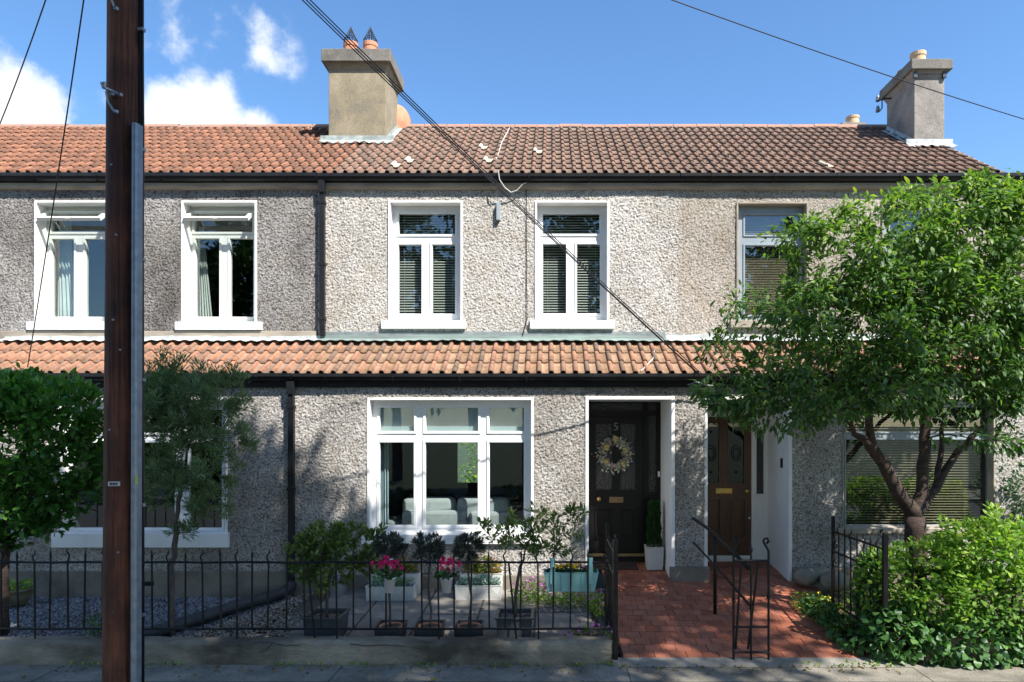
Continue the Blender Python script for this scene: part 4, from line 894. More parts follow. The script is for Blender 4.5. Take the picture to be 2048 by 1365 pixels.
# ------------------------------------------------------------------ foliage helpers
def unit(a): return a/np.maximum(np.linalg.norm(a, axis=-1, keepdims=True), 1e-9)
def leaves(name, Pn, Dn, size, wr, matname, parent, tint=None, fold=.18, simple=False, kind='stuff', curl=.12):
    """one leaf blade at each point Pn, pointing along Dn"""
    Pn = np.asarray(Pn, float); Dn = unit(np.asarray(Dn, float)); n = len(Pn); size = np.broadcast_to(np.asarray(size, float), (n,))
    up = rng.normal(size=(n, 3))*.55+np.array([0, 0, 1.]); S = unit(np.cross(Dn, up)); Nn = np.cross(S, Dn)
    L = size[:, None]; W = L*wr/2
    base = Pn; tip = Pn+Dn*L-Nn*L*curl
    lft = Pn+Dn*L*.45+S*W+Nn*W*fold*2; rgt = Pn+Dn*L*.45-S*W+Nn*W*fold*2
    if simple:
        V = np.stack([base, rgt, tip, lft], 1); F = np.array([(0, 1, 2), (0, 2, 3)])
    else:
        l2 = Pn+Dn*L*.75+S*W*.72+Nn*W*fold-Nn*L*curl*.5; r2 = Pn+Dn*L*.75-S*W*.72+Nn*W*fold-Nn*L*curl*.5
        l1 = Pn+Dn*L*.22+S*W*.75+Nn*W*fold; r1 = Pn+Dn*L*.22-S*W*.75+Nn*W*fold
        V = np.stack([base, r1, rgt, r2, tip, l2, lft, l1], 1); F = np.array([(0, 1, 6), (0, 6, 7), (1, 2, 6), (2, 3, 5), (2, 5, 6), (3, 4, 5)])
    k = V.shape[1]; FF = (F[None]+(np.arange(n)*k)[:, None, None]).reshape(-1, 3)
    t = rng.random(n) if tint is None else np.clip(tint, 0, 1)
    T = np.repeat(np.repeat(t, k)[:, None], 3, 1)
    org = np.array(wl(parent)) if parent is not None else np.zeros(3)
    me = np_mesh(name, V.reshape(-1, 3)-org, FF, matname, T); o = link_mesh(name, me, parent, tuple(org))
    if kind: o['kind'] = kind
    return o
def in_blobs(n, blobs, shell=.0, dist=None):
    """random points inside ellipsoids (c, r); returns points and outward direction"""
    vol = np.array([b[1][0]*b[1][1]*b[1][2] for b in blobs])**.8; pick = rng.choice(len(blobs), n, p=vol/vol.sum())
    C = np.array([b[0] for b in blobs])[pick]; Rr = np.array([b[1] for b in blobs])[pick]
    d = unit(rng.normal(size=(n, 3))); r = (shell**3+(1-shell**3)*rng.random(n))**(1/3)
    return C+d*Rr*r[:, None], d
def skeleton(root_pts, root_r, targets, tip_r, step=.25, bend=.25, droop=0., maxr=None):
    """limbs given by hand; every target is joined to the nearest limb by a bent twig. returns tubes [(pts,radii)] and twig ends"""
    nodes = []; tubes = []
    for pts, rad in zip(root_pts, root_r):
        pts = [Vector(p) for p in pts]; dense = []; dr = []
        for i in range(len(pts)-1):
            m = max(2, int((pts[i+1]-pts[i]).length/.12))
            for j in range(m): f = j/m; dense.append(pts[i].lerp(pts[i+1], f)); dr.append(rad[i]*(1-f)+rad[i+1]*f)
        dense.append(pts[-1]); dr.append(rad[-1])
        for a in range(1, len(dense)-1): dense[a] = dense[a]+Vector((rng.normal(), rng.normal(), rng.normal()))*.012
        tubes.append((dense, dr)); nodes += [(p, r) for p, r in zip(dense, dr)][len(dense)//4:]
    base = Vector(root_pts[0][0])
    targets = sorted(targets, key=lambda t: (Vector(t)-nodes[0][0]).length); segs = []
    NP = np.array([tuple(p) for p, r in nodes])
    for t in targets:
        tv = Vector(t); d = np.linalg.norm(NP-np.array(t), axis=1)+np.maximum(0, NP[:, 2]-t[2])*.6; k = int(np.argmin(d)); p0, r0 = nodes[k]
        ln = (tv-p0).length; m = max(3, int(ln/step)); off = Vector((rng.normal(), rng.normal(), abs(rng.normal())))*bend*ln*.35
        pts = []
        for j in range(m+1):
            f = j/m; q = p0.lerp(tv, f)+off*math.sin(math.pi*f)*.6-Vector((0, 0, droop*ln*f*f)); pts.append(q)
        ra = min(r0*.62, tip_r*(1.2+ln*2.2)); rs = [ra*(1-j/m)+tip_r*j/m for j in range(m+1)]
        tubes.append((pts, rs)); segs.append(pts); nn = list(zip(pts[1:], rs[1:])); nodes += nn; NP = np.concatenate([NP, np.array([tuple(p) for p, r in nn])])
    return tubes, segs
def tubes_obj(name, tubes, matname, parent, n=6):
    m = MB()
    for p, r in tubes: m.tube(p, list(r), n if max(r) > .02 else 4)
    return m.build(name, matname, parent, True)
def along(segs, n_each, spread, start=.35):
    """leaf anchor points and twig directions along twigs"""
    Pn, Dn = [], []
    for pts in segs:
        A = np.array([tuple(p) for p in pts]); m = len(A)-1
        f = start+(1-start)*rng.random(n_each)**.75; u = f*m; i = np.minimum(u.astype(int), m-1); w = (u-i)[:, None]
        q = A[i]*(1-w)+A[i+1]*w; d = unit(A[i+1]-A[i]); r = rng.normal(size=(n_each, 3)); r = unit(r-(r*d).sum(1, keepdims=True)*d)
        Pn.append(q+r*rng.random((n_each, 1))*spread); Dn.append(d*.55+r*.8)
    return np.concatenate(Pn), np.concatenate(Dn)
# ------------------------------------------------------------------ tall street trees on the far side of the road (they shade the garden)
def street_tree(x, y, cz, rx, ry, rz, nl, label, seed):
    global rng; rng = np.random.default_rng(seed)
    bx, by = (x+.8, -4.2) if y > -5 else (x, y); t = empty('street_tree', (bx, by, ZP), label, 'tree', 'street trees across the road'); top = (x+.1, y, cz)
    bl = [((x, y, cz), (rx*.8, ry*.8, rz*.8))]+[((x+rx*.62*math.cos(a)+rng.normal()*.3, y+ry*.62*math.sin(a), cz+rng.uniform(-.55, .6)*rz), (rx*.42, ry*.42, rz*.40)) for a in np.linspace(0, 6.28, 9)[:-1]]+[((x+rng.normal()*.8, y, cz+rz*.6), (rx*.4, ry*.4, rz*.35))]
    tg, _ = in_blobs(85, bl, .3)
    tubes, segs = skeleton([[(bx, by, ZP-.1), (bx-.05, by+.1, 3.2), (bx*.6+x*.4, by*.55+y*.45, cz*.62), top]], [[.26, .2, .16, .05]], [tuple(p) for p in tg], .02, .5, .2)
    tubes_obj('trunk', tubes, 'bark', t)
    Pn, Dn = in_blobs(nl, bl, .45); ns = np.sin(Pn[:, 0]*2.1)+np.sin(Pn[:, 1]*2.3+1)+np.sin(Pn[:, 2]*2.6+2); k = ns > -.75
    Pn, Dn = Pn[k], Dn[k]; Dn = Dn+rng.normal(size=Dn.shape)*.7
    leaves('crown', Pn, Dn, rng.uniform(.16, .30, len(Pn))*(1.5 if y < -5 else 1), .6, 'leaf_street', t, simple=True)
STREET = [(.6, 1.2, 11.0, 3.2, 2.6, 3.5, 15000, 'tall street tree across the road whose shade falls on the gravel', 201),
          (3.8, .9, 10.8, 2.9, 2.5, 3.4, 14000, 'tall street tree across the road whose shade falls on the planters', 202),
          (-3.4, .2, 10.6, 2.8, 2.8, 3.6, 12000, 'tall street tree across the road at the far left', 203),
          (8.7, -.3, 13.2, 1.8, 1.7, 2.2, 2300, 'thin street tree across the road whose shade dapples the tiled path', 204)]
STREET += [(x, -9.5-(k % 2)*2.5, 7.0, 3.6, 2.6, 5.2, 11000, 'park tree behind the road, '+l, 210+k) for k, (x, l) in enumerate(((-13, 'farthest left'), (-7, 'left of centre'), (-1, 'opposite the black door'), (5, 'right of centre'), (11, 'right'), (17, 'farthest right')))]
for a in STREET: street_tree(*a)
# ------------------------------------------------------------------ cherry tree in the right garden
rng = np.random.default_rng(41)
def cherry():
    Yt = 7.9; b = P(1832, 1048, Yt); b.z = -.15
    t = empty('cherry_tree', b, 'cherry tree with forked trunk spreading in front of the right house', 'tree')
    fk = P(1830, 1035, Yt)
    J = lambda px, py, Y: tuple(P(px, py, Y))
    roots = [[tuple(b), tuple(fk)], [tuple(fk), J(1785, 965, 7.85), J(1745, 890, 7.8), J(1712, 868, 7.7), J(1690, 840, 7.6)], [J(1745, 890, 7.8), J(1738, 820, 7.75), J(1700, 730, 7.6), J(1640, 660, 7.5)],
             [tuple(fk), J(1845, 960, 7.95), J(1848, 880, 8.0), J(1852, 780, 8.0), J(1830, 660, 7.9), J(1790, 560, 7.8)], [tuple(fk), J(1868, 980, 8.1), J(1905, 920, 8.2), J(1960, 860, 8.2), J(2030, 795, 8.2), J(2080, 720, 8.1)],
             [J(1852, 780, 8.0), J(1900, 690, 8.1), J(1930, 600, 8.2), J(1925, 480, 8.1)], [J(1868, 980, 8.1), J(1883, 900, 8.2), J(1885, 840, 8.3), J(1862, 700, 8.3)]]
    rad = [[.125, .115], [.10, .075, .065, .03, .018], [.05, .042, .03, .016], [.075, .068, .06, .05, .03, .016], [.06, .05, .042, .034, .026, .016], [.05, .04, .025, .012], [.04, .03, .022, .012]]
    blobs = [(J(1690, 640, 7.6), (.95, .9, .62)), (J(1560, 650, 7.5), (.75, .7, .42)), (J(1800, 520, 7.7), (.95, .9, .72)), (J(1940, 470, 7.8), (.8, .9, .62)), (J(1900, 640, 7.9), (1.0, 1., .75)), (J(2030, 560, 7.9), (.8, 1., .9)),
             (J(2110, 640, 7.9), (.9, 1., .9)), (J(1540, 760, 7.2), (.6, .5, .32)), (J(1640, 780, 7.2), (.8, .6, .36)), (J(1780, 760, 7.3), (.7, .7, .36)), (J(1930, 750, 7.6), (.8, .7, .36)), (J(2040, 740, 7.8), (.6, .7, .4)), (J(1480, 600, 7.5), (.3, .35, .2)), (J(1600, 480, 7.7), (.5, .5, .25)), (J(1900, 400, 7.8), (.7, .5, .25)), (J(2020, 395, 7.8), (.5, .5, .3)), (J(1700, 430, 7.7), (.45, .4, .22)), (J(1530, 830, 7.15), (.38, .35, .2)), (J(2000, 880, 7.6), (.35, .3, .15)), (J(1470, 790, 7.1), (.42, .4, .26)), (J(1570, 830, 7.1), (.42, .4, .24)), (J(1690, 815, 7.2), (.4, .4, .18)), (J(1830, 810, 7.4), (.5, .5, .2)), (J(1960, 820, 7.6), (.4, .4, .2)), (J(2020, 930, 7.5), (.14, .14, .12)), (J(1430, 700, 7.3), (.25, .3, .2)), (J(1830, 450, 7.8), (.7, .6, .4)), (J(1980, 450, 7.9), (.7, .6, .5)), (J(1700, 540, 7.6), (.6, .6, .4)), (J(1830, 600, 7.5), (.8, .6, .5)), (J(1620, 590, 7.6), (.45, .5, .3)), (J(1960, 620, 7.6), (.7, .6, .5)), (J(1740, 690, 7.4), (.7, .6, .35))]
    tg, _ = in_blobs(400, blobs, .25)
    tubes, segs = skeleton(roots, rad, [tuple(p) for p in tg], .0045, .12, .3, .08)
    tubes_obj('trunk', tubes, 'bark', t, 9)
    Pn, Dn = along(segs, 68, .11, .15)
    keep = Pn[:, 2] > PZ(965, 7.5); Pn, Dn = Pn[keep], Dn[keep]
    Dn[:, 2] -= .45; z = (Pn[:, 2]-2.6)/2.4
    leaves('foliage', Pn, Dn, rng.uniform(.05, .115, len(Pn)), .34, 'leaf_cherry', t, .22+.38*z+rng.normal(size=len(Pn))*.2, curl=.22)  # tint rises with height: sunlit top and shaded lower crown painted into leaf colour
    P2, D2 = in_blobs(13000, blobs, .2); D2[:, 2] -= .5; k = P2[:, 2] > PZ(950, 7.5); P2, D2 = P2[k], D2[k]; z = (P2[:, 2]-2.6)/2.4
    leaves('foliage', P2, D2+rng.normal(size=D2.shape)*.5, rng.uniform(.05, .11, len(P2)), .36, 'leaf_cherry', t, .2+.38*z+rng.normal(size=len(P2))*.2, curl=.22)  # infill leaves carry the same painted light top and dark underside
cherry()
# ------------------------------------------------------------------ hedge and ivy on the right boundary
rng = np.random.default_rng(52)
def hedge():
    t = empty('hedge', (4.9, 7.15, -.2), 'bright green overgrown hedge at the right boundary', 'hedge')
    bl = [((5.2, 7.25, .55), (1.2, .5, .62)), ((3.95, 7.2, .45), (.55, .38, .50)), ((6.3, 7.3, .5), (.9, .5, .65)), ((4.5, 7.15, .85), (.5, .36, .30)), ((5.6, 7.1, .95), (.5, .4, .28)), ((6.6, 7.2, .95), (.6, .4, .32)), ((3.5, 7.25, .5), (.26, .25, .35)), ((4.6, 7.0, .3), (.8, .32, .4)), ((6.0, 7.0, .3), (.8, .32, .4))]
    tg, _ = in_blobs(190, bl, .6); tg = np.concatenate([tg, tg[:60]+np.array([0, -.05, .22])*rng.random((60, 1))]); rp = [[(x, 7.25, -.25), (x+.05, 7.2, .3), (x+.1, 7.15, .6)] for x in (3.7, 4.2, 4.8, 5.4, 6.0, 6.6)]
    tubes, segs = skeleton(rp, [[.03, .022, .01]]*6, [tuple(p) for p in tg], .003, .1, .35)
    tubes_obj('stems', tubes, 'twig', t, 5)['kind'] = 'stuff'
    Pn, Dn = along(segs, 40, .09, .4); P2, D2 = in_blobs(14000, bl, .75); Pn = np.concatenate([Pn, P2]); Dn = np.concatenate([Dn, D2+rng.normal(size=D2.shape)*.5])
    k = (Pn[:, 2] > -.2); Pn, Dn = Pn[k], Dn[k]; Dn[:, 2] += .1
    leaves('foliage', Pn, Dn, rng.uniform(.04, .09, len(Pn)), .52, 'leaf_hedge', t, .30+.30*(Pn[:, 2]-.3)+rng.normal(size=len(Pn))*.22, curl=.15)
    iv = empty('ivy', (4.6, 6.85, -.25), 'darker ivy trailing over the wall below the bright hedge', 'ivy')
    bl = [((4.3, 6.95, -.08), (.75, .22, .28)), ((5.6, 6.92, -.05), (1., .22, .30)), ((3.55, 7.05, .0), (.32, .25, .32)), ((6.6, 6.95, -.02), (.8, .22, .3)), ((3.25, 7.35, -.12), (.22, .4, .10)), ((3.2, 8.1, -.05), (.14, .5, .10)), ((3.45, 7.4, .35), (.12, .25, .45))]
    Pn, Dn = in_blobs(5200, bl, .6); k = Pn[:, 2] > ZP+.01; Pn, Dn = Pn[k], Dn[k]; Dn = Dn*.5+rng.normal(size=Dn.shape)*.5+np.array([0, -.3, -.5])
    leaves('foliage', Pn, Dn, rng.uniform(.055, .10, len(Pn)), .85, 'leaf_ivy', iv, rng.random(len(Pn))**1.3, curl=.1)
    st = MB()
    for k in range(26):
        x = rng.uniform(3.3, 6.8); st.tube([(x, 7.0, -.26), (x+rng.normal()*.1, 6.9, -.05), (x+rng.normal()*.25, 6.85, .15)], .005, 4)
    st.build('stems', 'twig', iv)['kind'] = 'stuff'
hedge()
w7 = MB(); w7.box(3.75, 7.6, 6.95, 7.2, -.4, -.02); tag(w7.build('garden_wall', 'concrete_wall', None, origin=(5.5, 7.1, -.4)), 'low concrete wall buried under the hedge and ivy', 'wall')
# wall shrub by the far right edge
def shrub_right():
    c = P(2050, 985, 9.2); t = empty('wall_shrub', (c.x, c.y, -.2), 'small dark shrub against the wall at the far right', 'shrub')
    MB().tube([(c.x, c.y, -.2), (c.x+.02, c.y, c.z)], .02, 6).build('stem', 'twig', t); Pn, Dn = in_blobs(900, [((c.x, c.y, c.z), (.25, .2, .35)), ((c.x+.1, c.y, .4), (.3, .2, .5))], .4)
    leaves('foliage', Pn, Dn, .06, .5, 'leaf_box', t, simple=True)
shrub_right()
# ------------------------------------------------------------------ left shrubs
rng = np.random.default_rng(63)
def bay():
    Y = 7.7; b = P(8, 1180, Y); t = empty('bay_tree', (b.x, Y, GL), 'broad leaved bay tree with rounded crown at the left edge', 'tree')
    J = lambda px, py, Yy=Y: tuple(P(px, py, Yy))
    bl = [(J(70, 900), (.72, .6, .72)), (J(-40, 880), (.7, .6, .8)), (J(120, 820), (.45, .45, .35)), (J(40, 800), (.5, .5, .3)), (J(140, 960), (.36, .4, .42)), (J(40, 1020), (.5, .4, .28)), (J(90, 1040), (.3, .3, .2)), (J(20, 1075), (.25, .25, .14))]
    tg, _ = in_blobs(110, bl, .5); tubes, segs = skeleton([[(b.x, Y, GL-.05), J(10, 1090), J(25, 1010), J(50, 900)]], [[.05, .045, .04, .015]], [tuple(p) for p in tg], .004, .1, .2)
    tubes_obj('trunk', tubes, 'bark', t)
    Pn, Dn = along(segs, 30, .06, .4); P2, D2 = in_blobs(5200, bl, .75); Pn = np.concatenate([Pn, P2]); Dn = np.concatenate([Dn*.6, D2*.6+rng.normal(size=D2.shape)*.35]); Dn[:, 2] += .35
    leaves('foliage', Pn, Dn, rng.uniform(.075, .12, len(Pn)), .48, 'leaf_bay', t, .25+.28*(Pn[:, 2]-1.8)+rng.normal(size=len(Pn))*.2, curl=.06)  # leaves coloured brighter upwards, the crown's top light put into the tint
    m = []; 
    for px, py in ((40, 735), (140, 742), (5, 745)):
        p = P(px, py, Y); q = P(px+4, py+70, Y); m.append([q, q.lerp(p, .5), p])
    for p in m: tubes_obj('shoot', [(p, [.006, .005, .003])], 'twig', t)
    Pn, Dn = along(m, 16, .02, .1); Dn[:, 2] += .7; leaves('foliage', Pn, Dn, rng.uniform(.09, .13, len(Pn)), .42, 'leaf_bay', t, .6+rng.random(len(Pn))*.4, curl=.05)
bay()
def willowleaf():
    Y = 7.65; b = P(345, 1262, Y); t = empty('narrow_leaved_tree', (b.x, Y, GL), 'grey green narrow leaved small tree right of the wooden pole', 'tree')
    J = lambda px, py, Yy=Y: tuple(P(px, py, Yy))
    bl = [(J(370, 800), (.5, .45, .38)), (J(430, 830), (.42, .4, .36)), (J(320, 850), (.45, .4, .4)), (J(400, 930), (.5, .42, .38)), (J(330, 970), (.38, .35, .36)), (J(420, 1010), (.25, .25, .18)), (J(360, 1060), (.18, .18, .2)), (J(480, 890), (.16, .2, .22)), (J(290, 790), (.3, .3, .3)), (J(345, 740), (.22, .2, .14))]
    tg, _ = in_blobs(300, bl, .3); tubes, segs = skeleton([[(b.x, Y, GL-.05), J(344, 1180), J(348, 1090), J(360, 980), J(380, 860)]], [[.035, .033, .03, .02, .008]], [tuple(p) for p in tg], .0028, .1, .25)
    segs2 = [[P(px, 790, Y), P(px+2, 760, Y), P(px+3, py, Y)] for px, py in ((322, 692), (346, 708), (362, 712), (395, 722), (430, 735), (463, 732), (300, 725), (445, 760), (480, 750))]
    tubes += [(s, [.004, .003, .002]) for s in segs2]; tubes_obj('trunk', tubes, 'bark_grey', t)
    Pn, Dn = along(segs+segs2+segs2, 70, .07, .15); Dn[:, 2] += .35
    leaves('foliage', Pn, Dn, rng.uniform(.045, .088, len(Pn)), .19, 'leaf_willow', t, .35+rng.normal(size=len(Pn))*.25, simple=True, curl=.08)
willowleaf()
# ------------------------------------------------------------------ garden wall and railings
def lumpy_wall():
    x0, x1 = -8.2, PX(1222, 6.95); n = 170; m = 10; V = []; F = []
    prof = [(6.88, -.33), (6.885, -.15), (6.90, -.075), (6.94, -.048), (7.06, -.045), (7.12, -.06), (7.13, -.33)]
    r = np.random.default_rng(3)
    for i in range(n+1):
        x = x0+(x1-x0)*i/n; w = .007*math.sin(x*2.3)+.005*math.sin(x*7.1)
        for (y, z) in prof: V.append((x, y+r.normal()*.003+w*.4, z+r.normal()*.003+w*.5 if z > -.3 else z))
    k = len(prof)
    for i in range(n):
        for j in range(k-1): a = i*k+j; F.append((a, a+k, a+k+1, a+1))
    F.append(tuple(n*k+j for j in range(k)))
    F.append(tuple(range(k-1, -1, -1)))
    o = MB().add(V, F).build('garden_wall', 'concrete_wall', None, False, origin=(-3.5, 7.0, -.33)); 
    for pts in ([(500, 1289), (520, 1284), (545, 1286), (570, 1292), (600, 1290)], [(545, 1287), (532, 1300), (515, 1306)], [(700, 1288), (730, 1292), (770, 1290), (810, 1294)]):
        MB().tube([tuple(P(a, b, 6.884 if b > 1293 else 6.893)) for a, b in pts], .0045, 4).build('crack', 'planter_dark', o)
    return tag(o, 'low weathered concrete wall carrying the railings', 'wall')
lumpy_wall()
def bar_top(m, x, Y, z, wavy, r=.009):
    if wavy:
        s = random.choice((-1, 1)); m.tube([(x, Y, z-.14), (x+.014*s, Y, z-.10), (x+.018*s, Y, z-.075), (x-.010*s, Y, z-.035), (x-.003*s, Y, z)], [r, r, r*.95, r*.8, .003], 6)
    else:
        m.tube([(x, Y, z-.14), (x, Y, z-.09), (x, Y, z-.085), (x, Y, z-.06), (x, Y, z-.01)], [r, r, r*1.5, r*1.1, .002], 6)
def railings():
    random.seed(9); t = empty('railings', (-2.6, YF, -.05), 'black iron railings with wavy and spiked tips on the low wall', 'railings')
    zt, zb = PZ(1125, YF), PZ(1258, YF); x0, x1 = -8.2, PX(1222, YF)
    for z, h in ((zt, .012), (zb, .012)): 
        p = [(x0+(x1-x0)*i/40, YF, z+.003*math.sin(i*1.7)) for i in range(41)]
        MB().tube(p, .0125, 6).build('rail', 'iron', t)
    xs = np.arange(PX(1216, YF)-.03, x0, -.172); k = 0
    for i, x in enumerate(xs):
        x = float(x)+random.uniform(-.012, .012); lean = random.uniform(-.012, .012); down = i % 6 == 4
        m = MB(); z0 = -.06 if down else zb-.005; ztop = PZ(1097, YF)+random.uniform(-.015, .01)
        m.tube([(x-lean, YF, z0), (x, YF, ztop-.13)], .0095, 6); bar_top(m, x, YF, ztop, i % 2 == 0); m.build('bar', 'iron', t, False)
        if down and i % 12 == 4: MB().tube([(x-.22, YF+.02, -.06), (x-.30, YF+.015, zt)], .011, 6).build('brace', 'iron', t)
railings()
def scroll(m, cx, Y, z, s, axis='x', r=.009, R0=.05):
    pts = []
    for i in range(15):
        a = -math.pi/2+i*.42; rr = R0*(1-i/20); u, v = math.cos(a)*rr*s, math.sin(a)*rr; pts.append((cx+u, Y, z+v) if axis == 'x' else (cx, Y+u, z+v))
    m.tube(pts, r, 6)
def gate_side(name, X, Ya, Yb, zb, zt, label, scroll_top, nb, lean=0):
    """gate folded back along the path, hinge at Ya"""
    t = empty(name, (X, (Ya+Yb)/2, zb), label, 'gate', 'front gates'); Xf = lambda Y: X+lean*(Y-Ya)
    def tb(nm, pts, r): MB().tube([(Xf(p[0]), p[0], p[1]) for p in pts], r, 6).build(nm, 'iron', t)
    def sq(nm, Y, z0, z1, h): MB().box(Xf(Y)-h, Xf(Y)+h, Y-h, Y+h, z0, z1).build(nm, 'iron', t, bevel=.004)
    sq('hinge_stile', Ya, zb-.05, zt, .024); sq('latch_stile', Yb, zb+.05, zt+.02, .018)
    for z in (zb+.12, zt-.16, zt-.40): tb('rail', [(Ya, z), (Yb, z)], .012)
    for i in range(nb):
        Y = Ya+(Yb-Ya)*(i+1)/(nb+1); m = MB(); x = Xf(Y); top = zt-.02-.05*math.sin(math.pi*(i+1)/(nb+1)); m.tube([(x, Y, zb+.10), (x, Y, top-.14)], .009, 6); bar_top(m, x, Y, top, i % 2 == 0); m.build('bar', 'iron', t)
    m = MB(); scroll(m, Xf(Ya+.03), Ya+.05, zt+.0, 1, 'y', .010, .05); scroll(m, Xf(Yb-.05), Yb-.06, zt-.30, -1, 'y', .009, .05); scroll(m, Xf(Yb-.05), Yb-.06, zt-.52, 1, 'y', .009, .045); m.build('scroll', 'iron', t)
    return t
gate_side('iron_gate', PX(1231, 6.97), 6.97, 7.95, -.22, .98, 'black iron gate folded back at the end of the railings, left of the tiled path', True, 4)
MB_p = MB(); X = PX(1230, 7.0)
gate_side('iron_gate', 3.42, 7.0, 8.2, -.12, 1.03, 'black iron gate folded back among the ivy, right of the tiled path', True, 7, -.03)
def mid_gate():
    Y = 6.96; t = empty('gate_post', (PX(1502, Y), Y, -.25), 'narrow wrought iron post panel with scroll tops standing in the tiled path', 'gate post')
    z = lambda py: PZ(py, Y); x = lambda px: PX(px, Y)
    for px, s in ((1467, 1), (1537, -1)):
        m = MB(); x0 = x(px); m.tube([(x0, Y, z(1322)), (x0, Y, z(1120)), (x0, Y, z(1102)), (x0+.035*s, Y, z(1090)), (x0+.055*s, Y, z(1083)), (x0+.04*s, Y, z(1078)), (x0+.012*s, Y, z(1077)), (x0+.0*s, Y, z(1083)), (x0+.02*s, Y, z(1088))], .0125, 7); m.build('stile', 'iron', t)
    m = MB(); m.tube([(x(1502), Y, z(1322)), (x(1502), Y, z(1105))], .011, 6); m.tube([(x(1502), Y, z(1106)), (x(1502), Y, z(1100)), (x(1502), Y, z(1089))], [.011, .02, .002], 6); m.build('centre_bar', 'iron', t)
    for py in (1122, 1254, 1305): MB().tube([(x(1466), Y, z(py)), (x(1538), Y, z(py))], .013, 6).build('rail', 'iron', t)
    MB().tube([(x(1484), Y+.02, z(1122)), (x(1472), Y+.02, z(1300))], .012, 6).build('slanted_bar', 'iron', t)
    MB().tube([(x(1518), Y+.02, z(1122)), (x(1497), Y+.02, z(1300))], .012, 6).build('slanted_bar', 'iron', t)
    for px, py in ((1467, 1200), (1537, 1195), (1502, 1215)): MB().lathe((x(px), Y, z(py)-.03), [(0, 0), (.02, .01), (.02, .05), (0, .06)], 8).build('knuckle', 'iron', t)
    h = empty('handrail', (1.96, 8.2, path_z(8.2)), 'black pipe handrail sloping down from the pier along the path', 'handrail')
    MB().tube([(1.955, 9.40, .86), (1.965, 8.2, .845), (2.02, 6.99, .68)], .021, 8).build('rail', 'iron', h, True); MB().tube([(1.955, 9.40, .53), (1.965, 8.2, .46), (2.03, 6.99, .30)], .013, 8).build('rail', 'iron', h, True)
    MB().tube([(1.965, 8.2, path_z(8.2)-.03), (1.965, 8.2, .85)], .022, 8).build('post', 'iron', h, True)
mid_gate()
